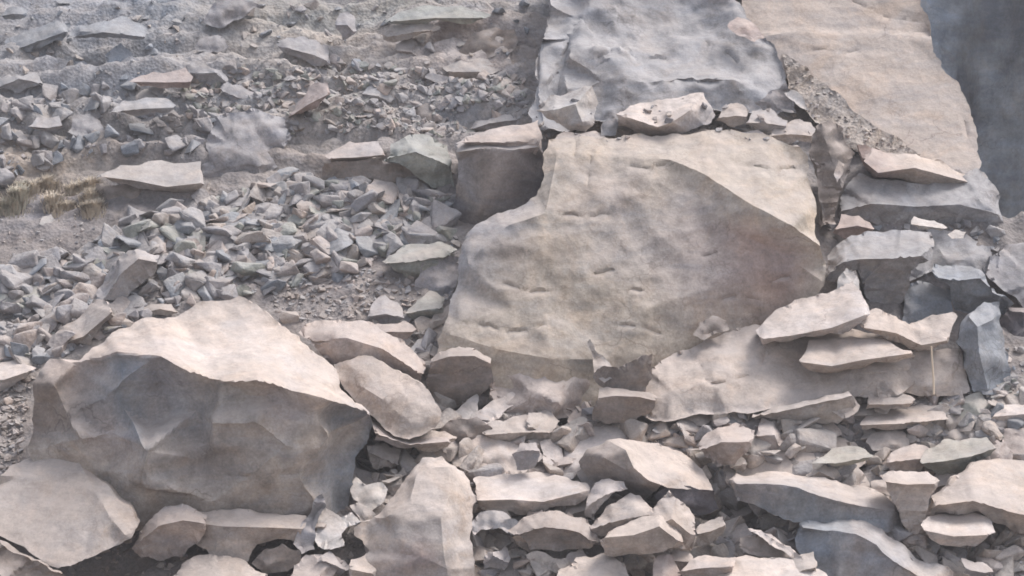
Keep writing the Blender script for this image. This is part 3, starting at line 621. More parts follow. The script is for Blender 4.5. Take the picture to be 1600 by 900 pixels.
R('stone', 'pitted small tan stone above the greenish flake', '1352,690 1362,676 1400,672 1420,680 1424,700 1390,706 1364,704', c='m', lean=1.0, dw=.15, rough=2.2)
# ---- right, grey group
R('boulder', 'lavender-grey boulder with flat light top and dark shaded front, right of the tan boulder',
  '1286,440 1290,398 1330,366 1400,358 1455,362 1456,405 1425,425 1416,470 1398,497 1366,492 1348,462 1338,428 1306,445', c='v', crest='1290,432 1316,408 1345,404 1400,402 1440,400', oh=58, ts=1.5, W=34.7, mat=M_GREY, conch=.5)
R('boulder', 'light grey cracked boulder below the grey cliff foot', '1400,372 1440,356 1500,362 1548,384 1562,416 1545,432 1500,436 1462,424 1425,440 1402,430', c='v', lean=.95, W=35.25, mat=M_GREY, rough=1.4)
R('boulder', 'pale grey block with a squared right face between two dark hollows', '1408,505 1412,446 1440,438 1486,454 1490,490 1466,498 1440,508', c='b', lean=.6, W=34.3, mat=M_GREY)
R('boulder', 'dark-fronted grey boulder right of the pale grey block', '1456,440 1458,410 1500,412 1536,424 1552,450 1590,478 1576,500 1530,502 1490,490 1480,455', c='b', crest='1458,432 1500,438 1535,432 1560,460', oh=55, ts=1.6, W=34.6, mat=M_GREY)
R('boulder', 'smooth pale grey boulder cut off by the right edge', '1540,428 1546,400 1572,382 1650,372 1650,476 1604,486 1568,455', c='g', lean=.9, W=34.55, mat=M_GREY, conch=.3)
R('rock', 'shadowed slate rock at the right edge under the smooth pale grey boulder', '1555,500 1575,480 1650,475 1650,560 1590,555 1568,530', c='d', lean=0.1, W=34.15)  # shade of the dark pit painted as this rock's colour
R('rock', 'bluish rock low at the right edge beside the upright pointed rock', '1566,560 1580,532 1612,530 1650,545 1650,600 1600,604 1575,600', c='b', lean=1.0, W=33.5, mat=M_GREY)
R('rock_slab', 'grey slab across the foot of the upright pointed rock', '1530,622 1560,606 1650,598 1650,628 1580,636 1545,640', c='b', crest='1535,622 1590,618 1650,616', oh=14, ts=2, W=33.2, mat=M_GREY)
R('boulder', 'lavender-grey block forming the foot of the tan cliff',
  '1306,345 1310,318 1322,288 1342,270 1400,280 1450,288 1498,276 1526,262 1548,282 1568,306 1572,345 1584,372 1566,388 1540,372 1490,362 1420,352 1380,352 1340,350', c='v', crest='1312,330 1360,318 1430,322 1500,320 1565,335', oh=10, ts=.75, W=36.2, mat=M_GREY, conch=.6, thick=1.6)
R('rock_slab', 'rust-tinged tan wedge overhanging a dark crack at the foot of the cliff',
  '1340,226,-25,r 1370,234,-28,r 1420,240,-30,t 1470,250,-30,t 1522,282,-15,t 1518,292,-12,t 1470,290,-15,t 1420,284,-15 1368,278,-15,r 1350,255,-15,r', '1350,252,10,r 1372,270,20,r 1430,262,26,t 1518,286,0,t', c='t', W=36.45, thick=.9, conch=.3)
R('rock', 'small rust-brown rock between the tan boulder and the grey cliff foot', '1298,366 1314,334 1342,336 1368,358 1346,374 1320,377', c='r', crest='1304,358 1340,352 1364,358', oh=14, ts=1.3, W=35.75)
R('rock', 'narrow dark brown rock column in the cleft right of the huge tan boulder', '1262,205 1290,188 1322,198 1342,238 1334,270 1312,302 1310,352 1282,360 1276,300 1266,250', c='n', lean=.35, W=35.6, thick=1.0)
R('stone', 'pale sliver standing in the cleft right of the huge tan boulder', '1302,272 1310,250 1320,256 1318,272 1308,286', c='l', lean=.4, W=35.4)
R('stone', 'white-edged flat sliver in the crack below the grey cliff foot', '1420,352 1428,338 1460,344 1482,356 1470,362 1440,360', c='w', crest='1422,350 1450,354 1478,358', oh=10, ts=2.0, W=35.45)
R('stone', 'thin white chip right of the white-edged sliver', '1480,366 1492,358 1510,362 1506,372 1488,374', c='w', lean=1.2, W=35.3)
# ---- on top of the central boulder
R('rock', 'angular grey-white rock perched at the left top corner of the huge tan boulder',
  '834,172,-10 858,148,-30 900,140,-38 925,134,-40 940,160,-30 932,192,0 915,206,5 890,205,5 868,196,5 850,186,0', '836,172,-8 866,172,22,w 900,160,10,w 925,134,-40;866,172,22,w 870,196,5;900,160,10 910,190,20 915,206,5', c='m', W=35.75, thick=.5, smooth=0, mat=M_GREY)
R('rock_slab', 'cream tabular slab with a dark underside lying on top of the huge tan boulder',
  '962,178,-5,l 1000,160,-38,l 1060,152,-48,l 1100,145,-52,l 1118,180,-20,g 1112,192,-5,g 1076,206,5,g 1035,214,-8,n 1000,210,-18,n 965,198,-15,n',
  '962,178,-5,l 990,186,18,l 1028,199,28,l 1050,190,28,l 1078,172,15,l 1100,145,-52,l;1050,190,28,g 1076,206,5,g', c='l', W=35.4, thick=.6, smooth=0, conch=.3)  # underside and right facet: shade painted into darker vertex colours
R('stone', 'small grey stone between the perched white rock and the cream tabular slab', '938,212 942,190 958,180 968,192 962,212', c='v', lean=.4, W=35.5)
R('rock', 'grey rock right of the cream tabular slab', '1118,188 1128,168 1152,160 1172,172 1168,192 1140,200', c='m', crest='1120,184 1150,180 1170,182', oh=10, ts=1.6, W=35.7)
R('rock', 'lavender stone with a shaded left side near the top of the huge tan boulder', '1160,195 1175,172 1204,168 1232,188 1228,205 1195,210', c='v', crest='1164,192 1195,192 1228,196', oh=10, ts=1.4, W=35.6)
R('rock', 'pale lumpy rock at the right top corner of the huge tan boulder', '1196,215 1215,192 1250,184 1276,200 1268,224 1230,228', c='m', crest='1200,212 1235,208 1268,212', oh=8, ts=1.4, W=35.5)
R('rock', 'dark grey wedge below the right end of the blue-grey outcrop', '1178,160 1205,140 1228,128 1244,150 1248,178 1215,182 1192,176', c='g', lean=.2, W=36.0)
R('stone', 'white curved sliver at the right end of the blue-grey outcrop', '1224,144 1240,140 1258,158 1264,172 1250,168 1236,156', c='w', lean=.8, W=35.75)
R('rock', 'pale pink-topped rock above the right shoulder of the blue-grey outcrop', '1135,40 1152,26 1180,38 1198,58 1180,66 1150,54', c='r', lean=1.4, W=38.2)
R('rock', 'tan lump half sunk in the top edge of the huge tan boulder', '1040,232 1060,210 1100,200 1128,212 1120,228 1080,238', c='m', lean=1.2, W=35.15)
R('rock', 'flat cream flake on the top edge of the huge tan boulder', '1128,222 1145,206 1185,202 1206,214 1190,226 1150,230', c='l', lean=1.3, W=35.2)
R('stone', 'small cream chip right of the cream flake', '1205,236 1215,226 1245,226 1256,236 1240,244 1215,244', c='l', lean=1.2, W=35.1)
R('rock', 'low cream rock under the left end of the cream tabular slab', '855,222 880,206 930,204 952,216 930,228 880,230', c='m', lean=1.3, W=35.25)
# ---- dark recess
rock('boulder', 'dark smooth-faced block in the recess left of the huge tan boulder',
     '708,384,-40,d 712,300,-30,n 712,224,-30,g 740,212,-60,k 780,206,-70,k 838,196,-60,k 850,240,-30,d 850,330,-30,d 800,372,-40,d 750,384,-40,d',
     '714,238,12,s 760,230,14,n 800,234,10,k 842,230,5,k;755,232,14,n 752,330,0,n', c='d', W=36.1, thick=1.5, conch=.06, rough=.25, smooth=1, mat=M_GREY)  # recess shade painted as vertex colours, darkening to the right
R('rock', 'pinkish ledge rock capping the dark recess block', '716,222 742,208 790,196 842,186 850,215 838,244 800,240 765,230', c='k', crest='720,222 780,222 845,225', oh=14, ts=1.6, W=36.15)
# ---- between the boulders
R('rock', 'dark-faced rock with a pale rim in the hollow left of the huge boulder foot', '664,596 672,560 700,546 742,544 768,560 772,600 748,632 704,634 682,622', c='n', crest='668,566 700,556 742,556 770,570', oh=40, ts=2.0, W=33.2, conch=.2, rough=.5)
R('rock', 'broad brownish mound at the foot of the huge tan boulder', '762,600 790,572 830,556 880,552 925,560 940,600 932,640 900,662 850,668 800,655 770,640', c='k', lean=.5, W=32.65, rough=1.6)
R('stone', 'bright white pointed shard in front of the dark-faced rock', '680,664 700,648 722,632 746,615 748,640 736,656 708,668', c='w', lean=1.0, W=32.6, smooth=0, conch=.2)
R('stone', 'long cream shard resting on tan rocks left of the brownish mound', '746,652 768,626 798,612 824,604 828,620 802,634 780,654 758,664', c='l', lean=1.0, W=32.55, smooth=0)
R('rock', 'greenish-cream rock below the long cream shard', '750,676 768,658 812,648 852,640 878,656 860,690 812,700 768,694', c='m', crest='755,680 800,676 866,674', oh=12, ts=1.5, W=32.4)
R('rock', 'dark round-backed rock below the white pointed shard', '686,676 704,656 745,650 772,668 765,690 725,694 698,690', c='n', lean=.1, W=32.35)
R('rock', 'flat tan tongue of rock pointing right beneath the white pointed shard', '632,690 660,668 695,672 716,682 700,700 655,706', c='t', crest='640,692 680,690 712,684', oh=10, ts=1.8, W=32.05)
R('rock', 'curved fin of tan rock on the left rim of the dark hollow', '914,538 922,528 936,552 958,572 966,592 944,600 926,580', c='s', lean=.5, W=32.6, thick=.35)
R('rock', 'near-black rock inside the hollow in front of the huge tan boulder', '926,590 940,572 965,574 990,562 1020,552 1022,590 1008,616 960,618', c='n', lean=-.3, W=32.7, conch=.3, rough=.4)  # rock in place of the hollow's shade, carried by its brown colour
R('rock', 'brown wedge-shaped rock with a white upper edge below the dark hollow', '926,658 930,628 936,606 962,606 1002,612 1030,622 1012,648 986,660 952,664', c='n', crest='930,622 960,618 1000,620 1026,626', oh=22, ts=2.0, W=32.5, conch=.3)
R('rock', 'layered tan rock left of the broad tan foundation slab', '1000,640 1010,618 1050,612 1110,636 1120,655 1080,668 1020,664', c='m', lean=1.3, W=32.5, rough=1.8)
R('rock', 'brown crumbly lump wedged along the upper rim of the tan foundation slab', '1082,524 1092,502 1112,492 1136,500 1142,514 1118,524 1100,532', c='n', lean=.6, W=33.3, rough=2.0, smooth=0)
# ---- left slope
R('rock_slab', 'long leaning grey-tan slab in the left rubble field', '146,474 162,432 192,396 214,388 250,398 246,420 216,450 186,478 162,482', c='v', crest='160,470 185,430 216,404 246,410', oh=16, ts=1.1, dw=.35, conch=.3)
R('rock_slab', 'tan curved slab with dark underside above the pale corner slab of the left field', '78,538 98,510 146,468 172,474 178,494 142,532 112,547', c='m', crest='84,540 130,526 174,488', oh=16, ts=1.5, dw=.35, conch=.2)
R('rock', 'pale grey rock at the left edge of the rubble field', '-60,500 -50,458 28,440 66,444 74,470 42,496', c='e', lean=.9, dw=.3)
R('rock', 'cream rock at the left edge above the dark gravel', '-60,610 -50,572 30,562 58,574 36,594 0,612', c='l', crest='-60,600 10,592 50,578', oh=10, ts=2, dw=.3)
R('rock', 'lavender oval rock near the top of the left rubble field', '172,370 184,350 206,340 240,340 248,352 236,370 200,376', c='v', crest='176,366 210,364 242,360', oh=10, ts=1.8, dw=.3)
R('rock_slab', 'smooth lavender slab in the middle of the rubble field', '497,374 524,364 548,378 562,402 544,418 518,404', c='v', lean=1.0, dw=.35, conch=.2)
R('rock', 'pale grey-green rock at the upper middle of the rubble field', '535,352 558,333 584,338 594,360 560,374 542,366', c='e', lean=1.0, dw=.35)
R('rock', 'squared light lavender rock at the top of the rubble field', '598,294 612,280 640,288 638,314 608,316', c='v', lean=.8, dw=.35, smooth=0)
R('boulder', 'grey-green boulder at the right end of the rubble field', '594,408 630,382 690,376 718,388 718,430 690,450 632,440', c='e', crest='600,412 640,408 712,392', oh=18, ts=1.5, dw=.35)
R('rock', 'dark-sided grey rock beside the left flank of the huge tan boulder', '640,452 660,410 700,392 720,400 716,450 692,470 655,468', c='g', lean=.3, dw=.45)
R('rock', 'pale grey rock with faceted top left of the huge boulder base', '572,502 580,474 602,460 622,472 634,498 610,512', c='v', crest='576,494 604,490 630,496', oh=10, ts=1.4, dw=.4, smooth=0)
R('rock', 'olive-grey angular rock beside the huge boulder base', '632,490 652,468 672,454 696,464 692,492 656,504', c='e', crest='636,490 664,484 692,480', oh=12, ts=1.4, dw=.4, smooth=0)
R('rock_slab', 'thin brownish slab leaning against the huge tan boulder', '652,518 676,492 712,466 716,482 694,506 662,524', c='s', lean=.9, dw=.6, thick=.15)
R('stone', 'pinkish-white sliver stone left of the dark-faced rock', '634,548 652,530 674,520 670,540 648,556', c='w', lean=1.0, dw=.5)
R('rock', 'flat grey-brown rock under the pale faceted rock', '572,522 590,504 630,500 652,514 636,532 600,536', c='k', crest='576,520 610,518 646,518', oh=10, ts=1.6, dw=.45)
R('rock', 'low brown flake above the pale top of the wide boulder', '212,486 236,474 268,474 282,488 262,496 230,496', c='s', crest='218,490 250,482 278,488', oh=6, ts=1.2, dw=.4)
R('boulder', 'smooth hazy grey block on the upper left slope', '308,285 318,214 346,178 398,168 446,182 458,214 442,262 400,292 352,298', c='g', lean=.6, dw=.3, conch=.9, rough=1.2, grid=.3)
R('rock_slab', 'pale green-white flat slab left of the hazy grey block', '150,276 188,258 252,250 314,252 320,288 296,302 240,298 198,288', c='m', crest='158,276 210,282 260,292 314,286', oh=20, ts=1.5, dw=.5, conch=.15, rough=.5)
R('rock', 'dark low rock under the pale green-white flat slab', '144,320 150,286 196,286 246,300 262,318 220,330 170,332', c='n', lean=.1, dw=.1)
R('rock_slab', 'pink tilted spade-shaped slab on the upper slope', '450,184 466,158 486,134 512,129 517,146 496,168 470,178', c='r', crest='456,180 480,164 512,148', oh=14, ts=1.2, dw=.5, conch=.1, rough=.5)
R('rock_slab', 'pale pink ledge slab above a dark undercut on the upper slope', '506,244 546,220 592,220 604,244 562,254 516,256', c='k', crest='512,248 560,246 600,242', oh=26, ts=1.8, dw=.65)
R('boulder', 'long dark undercut rock beneath the pale pink ledge slab', '500,292 506,254 560,250 640,258 712,270 712,300 640,300 560,296', c='n', lean=-.05, dw=.3)  # ledge shadow built as a dark brown rock
R('boulder', 'grey-green rounded rock right of the pale pink ledge slab', '594,252 610,224 650,208 700,226 714,262 712,300 672,296 640,268', c='e', crest='600,246 650,236 706,258', oh=20, ts=1.3, dw=.6)
R('rock', 'flat grey oval rock on the far left of the upper slope', '42,198 58,182 92,180 100,198 74,210', c='g', crest='46,198 74,200 98,196', oh=12, ts=1.7, dw=.5)
R('rock', 'grey rock with a pale folded edge on the upper left slope', '104,206 112,180 140,176 164,200 160,214 126,214', c='g', lean=.9, dw=.5)
R('rock_slab', 'grey ledge with a dark front on the left of the upper slope', '168,178 190,158 250,152 276,164 262,178 214,184', c='v', crest='172,176 220,170 272,168', oh=18, ts=1.9, dw=.6)
R('rock_slab', 'pink-white ledge below the blue-grey beds of the upper slope', '200,128 240,112 290,104 304,118 296,140 260,140 220,136', c='r', crest='205,128 250,128 300,128', oh=10, ts=1.7, dw=.5)
R('rock_slab', 'blue-grey sheet of bedrock near the top left', '100,62 120,40 190,24 232,44 226,62 170,60', c='b', crest='106,60 160,50 228,58', oh=14, ts=1.6, dw=.4, mat=M_GREY)
R('rock', 'grey-green bench of rock at the top of the upper slope', '600,34 640,14 720,8 770,22 740,36 660,40', c='e', crest='610,34 680,28 760,28', oh=12, ts=1.6, dw=.4)
R('stone', 'small white stone under the dry bush', '60,350 66,338 80,334 88,342 80,352 68,354', c='w', lean=.8, dw=.5)
R('stone', 'pale lavender stone below the white stone near the dry bush', '62,366 78,354 106,352 110,360 90,368', c='v', lean=1.0, dw=.4)

# half-buried ledge rocks of the pale upper slope
_r = random.Random(23)
_spots = [(60,60),(190,90),(330,70),(420,120),(540,40),(640,80),(760,70),(700,130),(360,20),(240,160),(30,130),(130,150),(380,150),(590,150),(660,180),(780,190),
          (280,215),(60,235),(420,215),(560,190),(20,20),(480,80),(120,110),(330,120),(740,110),(810,150),(90,250),(250,110),(470,250),(640,50)]
for _i, (_x, _y) in enumerate(_spots):
    _w, _h = _r.uniform(18, 62), _r.uniform(12, 26); _n = _r.choice((6, 7, 8)); _o = []; _t = _r.uniform(-.45, .35)
    for _k in range(_n):
        _a = 6.283 * (_k + _r.uniform(-.3, .3)) / _n; _q = _r.uniform(.7, 1.15)
        _u, _v = math.cos(_a) * _w * _q, math.sin(_a) * _h * _q
        _o.append((_x + _u - _v * _t * .5, _y + _v + _u * _t))
    _c = 'b' if _x < 300 and _y < 130 else _r.choice('gmgvng')
    _cr = '' if _r.random() < .4 else '%.0f,%.0f %.0f,%.0f %.0f,%.0f' % (_x - _w * .7, _y - _w * .7 * _t + _h * .1, _x + _r.uniform(-.3, .3) * _w, _y + _h * _r.uniform(-.4, .3), _x + _w * .7, _y + _w * .7 * _t + _h * .3)
    rock('ledge_rock', 'half-buried ledge rock breaking out of the pale upper slope', ' '.join('%.0f,%.0f' % p for p in _o), c=_c, crest=_cr or None, lean=_r.uniform(.5, 1.0),
         oh=_r.uniform(4, 14), ts=_r.uniform(.9, 1.5), dw=_r.uniform(-.25, .15), cat='ledge rock', group='ledge rocks of the upper slope', mat=M_GREY, ragged=.3)

# chunky blocks packed between the named rocks of the lower rockfall
_r = random.Random(41)
_n2 = 0
while _n2 < 70:
    _x, _y = _r.uniform(370, 1600), _r.uniform(600, 900)
    if _y < 900 - (_x - 370) * .9 and _x < 660: continue
    if _y < 650 and _x < 980: continue
    _n2 += 1
    _w, _h = _r.uniform(16, 42), _r.uniform(13, 30); _n = _r.choice((5, 6, 7)); _o = []; _t = _r.uniform(-.7, .6)
    for _k in range(_n):
        _a = 6.283 * (_k + _r.uniform(-.28, .28)) / _n; _q = _r.uniform(.8, 1.15)
        _u, _v = math.cos(_a) * _w * _q, math.sin(_a) * _h * _q
        _o.append((_x + _u - _v * _t * .5, _y + _v + _u * _t * .6))
    _cr = '' if _r.random() < .3 else '%.0f,%.0f %.0f,%.0f %.0f,%.0f' % (_x - _w * .7, _y - _w * .5 * _t + _h * .1, _x + _r.uniform(-.4, .4) * _w, _y + _h * _r.uniform(-.5, .2), _x + _w * .7, _y + _w * .5 * _t + _h * .2)
    rock('rubble_block', 'chunky angular block packed among the lower fallen rocks', ' '.join('%.0f,%.0f' % p for p in _o), c=_r.choice('tkmsgtk'), crest=_cr or None, lean=_r.uniform(.4, .9),
         oh=_r.uniform(4, 14), ts=_r.uniform(.8, 1.4), dw=_r.uniform(-.12, .12), cat='block', group='blocks packed among the lower rocks', ragged=.3, conch=1.1)

# ---------------------------------------------------------------- soil wedge, dry bush, stick
rock('soil_bank', 'strip of crumbled brown soil along the foot of the tan cliff',
     '1222,84 1262,106 1300,140 1345,176 1392,206 1446,240 1420,250 1370,244 1330,236 1290,206 1258,172 1228,140', c='s', lean=1.05, W=36.95, mat=M_SOIL, rough=2.5, kind='stuff', thick=1.6, smooth=0)
HEROES[-1]['category'] = 'soil'

def tuft(name, label, px0, px1, pyb, n, hgt, cat):
    r = random.Random(5); V = []; Fc = []; cols = []
    w = base(pyb) + .25
    org = P((px0 + px1) / 2, pyb, w)
    hits = {}
    clumps = [(r.uniform(px0, px1), r.uniform(-46, 0), r.uniform(.5, 1)) for _ in range(26)]
    for i in range(n):
        cx_, cy_, cs = r.choice(clumps); t = (cx_ - px0) / (px1 - px0); rad = abs(r.gauss(0, .11)); a = r.uniform(0, 6.28)
        kx = (round(cx_), round(cy_))
        if kx not in hits:
            hh = cast(cx_, pyb + cy_); hits[kx] = hh[0] if hh else P(cx_, pyb + cy_, w)
        b = hits[kx] - org + Vector((math.cos(a) * rad, math.sin(a) * rad, math.sin(a) * rad * .6))
        h = hgt * cs * (1.1 - 2.2 * rad) * r.uniform(.5, 1)
        h = max(h, .05); sp = r.uniform(.2, .9); lx = math.cos(a) * h * sp; ly = math.sin(a) * h * sp
        wd = r.uniform(.006, .014); s = len(V)
        mid = b + Vector((lx * .35, ly * .35, h * .65)); tip = b + Vector((lx, ly, h * r.uniform(.6, 1)))
        q = Vector((math.sin(a), -math.cos(a), 0)) * wd
        V += [b - q, b + q, mid - q * .7, mid + q * .7, tip]
        Fc += [(s, s + 1, s + 3, s + 2), (s + 2, s + 3, s + 4)]
        k = r.random(); cc = np.array((.50, .44, .36)) * k + np.array((.44, .36, .28)) * (1 - k)
        if t < .45 and r.random() < .6: cc = np.array((.40, .37, .30))
        cols += [cc] * 5
    me = bpy.data.meshes.new(name); me.from_pydata(V, [], Fc); set_cols(me, np.array(cols))
    me.materials.append(M_STRAW); o = bpy.data.objects.new(name, me); scene.collection.objects.link(o); o.location = org
    tag(o, label, cat, kind='thing'); return o
M_STRAW = bpy.data.materials.new("dry_straw"); M_STRAW.use_nodes = True
_b = M_STRAW.node_tree.nodes['Principled BSDF']; _a = M_STRAW.node_tree.nodes.new("ShaderNodeAttribute"); _a.attribute_name = "Col"
M_STRAW.node_tree.links.new(_a.outputs['Color'], _b.inputs['Base Color']); _b.inputs['Roughness'].default_value = .9
def add_bush(): tuft('dry_bush', 'straw-coloured dry bush on the left slope', -30, 152, 334, 6500, .30, 'bush')

def stick():
    a, b = P(1459, 616, 32.6), P(1456, 541, 32.66)
    V = []; Fc = []; n = 7; m = 6
    for k in range(n):
        t = k / (n - 1); c_ = a.lerp(b, t) + Vector((.006 * math.sin(5 * t), .01 * math.sin(3 * t), 0)); rr = .017 - .005 * t
        for j in range(m): V.append(c_ - a + Vector((math.cos(j * 6.283 / m) * rr, math.sin(j * 6.283 / m) * rr, 0)))
    for k in range(n - 1):
        for j in range(m): Fc.append((k * m + j, k * m + (j + 1) % m, (k + 1) * m + (j + 1) % m, (k + 1) * m + j))
    Fc += [tuple(range(m)), tuple(range((n - 1) * m, n * m))]
    me = bpy.data.meshes.new('stick'); me.from_pydata([tuple(v) for v in V], [], Fc); set_cols(me, np.tile((.62, .50, .38), (len(V), 1)))
    me.materials.append(M_STRAW); o = bpy.data.objects.new('stick', me); scene.collection.objects.link(o); o.location = a
    tag(o, 'thin pale upright stick before the blocky tan rock', 'stick', kind='thing')
stick()

# ---------------------------------------------------------------- loose stones, set down wherever a pixel ray meets a surface that can hold them
bpy.context.view_layer.update()
dg = bpy.context.evaluated_depsgraph_get()
ORG = Vector((0, 0, CAMZ))
def cast(px, py):
    d = (P(px, py, 30.0) - ORG).normalized()
    ok, loc, nor, idx, ob, _ = scene.ray_cast(dg, ORG, d)
    return (loc, nor, ob) if ok else None
def template(k):
    r = random.Random(100 + k); bm = bmesh.new()
    sx, sy, sz_ = r.uniform(.75, 1.2), r.uniform(.6, 1.0), r.uniform(.22, .62)
    for i in range(r.randint(8, 13)):
        v = Vector((r.gauss(0, 1), r.gauss(0, 1), r.gauss(0, 1))).normalized()
        v = Vector([math.copysign(abs(q) ** .7, q) for q in v]) * r.uniform(.75, 1.05)
        bm.verts.new((v.x * sx * .5, v.y * sy * .5, v.z * sz_ * .5))
    res = bmesh.ops.convex_hull(bm, input=bm.verts[:])
    for v in [v for v in bm.verts if not v.link_faces]: bm.verts.remove(v)
    bmesh.ops.bevel(bm, geom=bm.edges[:], offset=.022, segments=1, affect='EDGES', profile=.5)
    bmesh.ops.triangulate(bm, faces=bm.faces[:])
    bm.verts.ensure_lookup_table(); bm.faces.ensure_lookup_table()
    V = np.array([v.co[:] for v in bm.verts]); T_ = np.array([[v.index for v in f.verts] for f in bm.faces]); bm.free(); return V, T_
add_bush()
TMPL = [template(k) for k in range(26)]
# (polygon, count, min px, max px, power, palettes, label noun)
ZONES = [
 ([(0,420),(150,385),(180,350),(380,300),(440,275),(600,270),(712,320),(712,400),(600,400),(560,420),(400,460),(300,470),(180,520),(80,560),(0,570)], 3800, 4, 85, 5.2, 'vggbemk', 'rubble_field'),
 ([(360,100),(520,95),(820,120),(830,180),(700,215),(560,205),(440,215),(300,190),(280,130)], 2300, 3, 30, 4.0, 'mgkev', 'upper_slope'),
 ([(0,150),(300,120),(330,190),(300,250),(100,250),(0,280)], 450, 4, 50, 4, 'vggb', 'upper_slope'),
 ([(0,560),(70,550),(40,620),(30,740),(0,740)], 420, 4, 22, 2.2, 'gknm', 'dark_gravel'),
 ([(400,440),(560,420),(640,430),(700,500),(640,560),(520,500),(440,500)], 620, 4, 20, 2.2, 'vgkn', 'rubble_field'),
 ([(440,500),(720,500),(940,560),(1000,640),(1160,620),(1400,600),(1600,600),(1600,900),(560,900),(560,700),(700,700),(640,560)], 3400, 4, 90, 2.9, 'tkmmtgs', 'foreground'),
 ([(1100,600),(1350,600),(1480,640),(1480,700),(1380,700),(1330,670),(1080,670)], 420, 4, 20, 2.0, 'tkmnl', 'foreground'),
 ([(1360,820),(1600,830),(1600,900),(1480,900)], 420, 4, 24, 2.2, 'nkse', 'dark_gravel'),
 ([(180,790),(560,790),(560,900),(100,900)], 320, 5, 26, 2.3, 'tkmn', 'foreground'),
 ([(830,150),(1280,150),(1280,230),(1100,215),(850,225)], 420, 5, 24, 2.2, 'vgmkl', 'boulder_top'),
 ([(1225,90),(1300,130),(1450,240),(1340,235),(1225,150)], 260, 3, 13, 1.8, 'nsko', 'cliff_foot'),
 ([(1290,340),(1560,340),(1560,400),(1420,440),(1300,400)], 260, 4, 40, 2.6, 'vgbv', 'grey_rocks'),
 ([(1480,560),(1600,540),(1600,700),(1480,700)], 260, 6, 50, 2.2, 'bgvle', 'grey_rocks'),
 ([(680,430),(720,430),(700,560),(640,560)], 60, 6, 20, 2.0, 'vgm', 'rubble_field'),
 ([(0,250),(160,330),(180,350),(150,385),(0,410)], 60, 4, 12, 2.0, 'vgk', 'upper_slope'),
 ([(0,0),(830,0),(830,120),(280,120),(0,150)], 260, 4, 30, 3.5, 'gmb', 'upper_slope'),
]
STN = []
r = random.Random(11)
for poly, n, a, b, pw, pal, zn in ZONES:
    x0, x1 = min(p[0] for p in poly), max(p[0] for p in poly); y0, y1 = min(p[1] for p in poly), max(p[1] for p in poly)
    got = 0; tries = 0
    while got < n and tries < n * 4:
        tries += 1
        x, y = r.uniform(x0, x1), r.uniform(y0, y1)
        if not pip(x, y, poly): continue
        h = cast(x, y)
        if h is None: got += 1; continue
        loc, nor, ob = h
        on_rock = ob.name != 'hillside'
        s = (a + (b - a) * r.random() ** pw) * (loc.y / F)
        if nor.z < (.62 if on_rock else .2): got += .6; continue
        if on_rock and zn == 'foreground' and nor.z > .6 and s > .24 and r.random() < .0:
            pass
        elif on_rock and ob.name != 'soil_bank':
            if zn != 'boulder_top' or nor.z < .7 or r.random() > .12 or s < .05: got += 1; continue
        got += 1
        STN.append((s, loc, nor, r.choice(pal), zn, r.randrange(len(TMPL))))
STN.sort(key=lambda q: -q[0])
LBL = dict(
 rubble_field=('loose grey stone in the rubble field above the wide boulder', 'loose stones of the rubble field'),
 upper_slope=('small weathered stone on the pale upper slope', 'stones scattered on the upper slope'),
 dark_gravel=('small stone lying on dark gravelly soil', 'stones on the dark soil'),
 foreground=('loose tan stone filling gaps between the lower fallen rocks', 'stones between the lower fallen rocks'),
 boulder_top=('loose stone on the ledge above the huge tan boulder', 'stones above the huge tan boulder'),
 cliff_foot=('crumbled brown stone at the foot of the tan cliff', 'stones at the foot of the tan cliff'),
 grey_rocks=('small grey stone among the grey boulders at right', 'stones among the grey boulders'))
from mathutils import Matrix
meshcache = {}
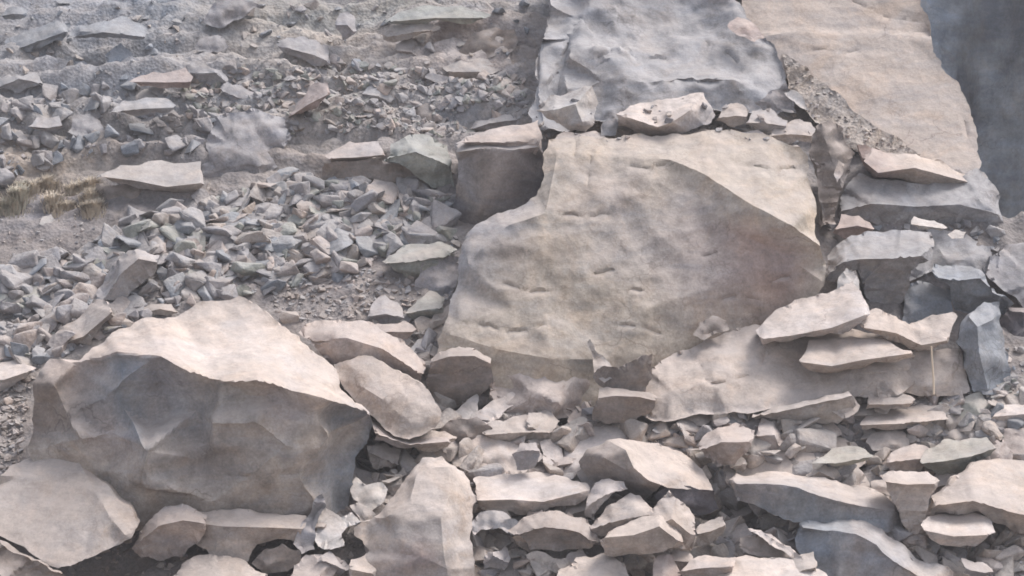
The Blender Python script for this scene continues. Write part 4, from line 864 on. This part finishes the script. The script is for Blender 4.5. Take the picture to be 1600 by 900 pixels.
def basis(nor, rr):
    up = (nor * .8 + Vector((0, 0, .5)) + Vector((rr.gauss(0, .42), rr.gauss(0, .42), rr.gauss(0, .2)))).normalized()
    t = up.orthogonal().normalized(); t = Matrix.Rotation(rr.uniform(0, 6.28), 3, up) @ t
    return Matrix((t, up.cross(t), up)).transposed()
NI = 290
for s, loc, nor, pc, zn, k in STN[:NI]:
    key = (k, pc)
    if key not in meshcache:
        V, T_ = TMPL[k]
        bm = bmesh.new(); vs = [bm.verts.new(v) for v in V]
        for f in T_: bm.faces.new([vs[i] for i in f])
        bmesh.ops.subdivide_edges(bm, edges=bm.edges[:], cuts=3, use_grid_fill=True); bmesh.ops.triangulate(bm, faces=bm.faces[:])
        bm.normal_update()
        c0 = np.array([v.co[:] for v in bm.verts]); n0 = np.array([v.normal[:] for v in bm.verts])
        c0 = c0 + n0 * (.03 * fbm(c0 * 3.1 + k * 5, 3, k) + .22 * chisel(c0 + k * 3, .38, .5, .3, k))[:, None]
        for v, q in zip(bm.verts, c0): v.co = q
        me = bpy.data.meshes.new('loose_stone'); bm.to_mesh(me); bm.free(); me.shade_smooth(); me.set_sharp_from_angle(angle=math.radians(24))
        set_cols(me, np.tile(PAL[pc], (len(me.vertices), 1))); me.materials.append(M_STONE); meshcache[key] = me
    o = bpy.data.objects.new('loose_stone', meshcache[key]); scene.collection.objects.link(o)
    B_ = basis(nor, r); o.matrix_world = Matrix.Translation(loc + nor * s * .04) @ B_.to_4x4() @ Matrix.Scale(s, 4)
    tag(o, LBL[zn][0], 'stone', LBL[zn][1], 'thing')
AV = []; AT = []; AC = []; nb = 0
for s, loc, nor, pc, zn, k in STN[NI:]:
    V, T_ = TMPL[k]; B_ = np.array(basis(nor, r))
    AV.append((V * s) @ B_.T + np.array(loc + nor * s * .08)); AT.append(T_ + nb); nb += len(V)
    AC.append(np.tile(np.array(PAL[pc]) * r.uniform(.8, 1.15), (len(V), 1)))
AV = np.concatenate(AV); AT = np.concatenate(AT)
me = bpy.data.meshes.new('rubble'); me.from_pydata(AV.tolist(), [], AT.tolist()); set_cols(me, np.concatenate(AC))
me.materials.append(M_STONE); o = bpy.data.objects.new('rubble', me); scene.collection.objects.link(o)
tag(o, 'small broken stones and chips strewn over the whole slope', 'rubble', kind='stuff')
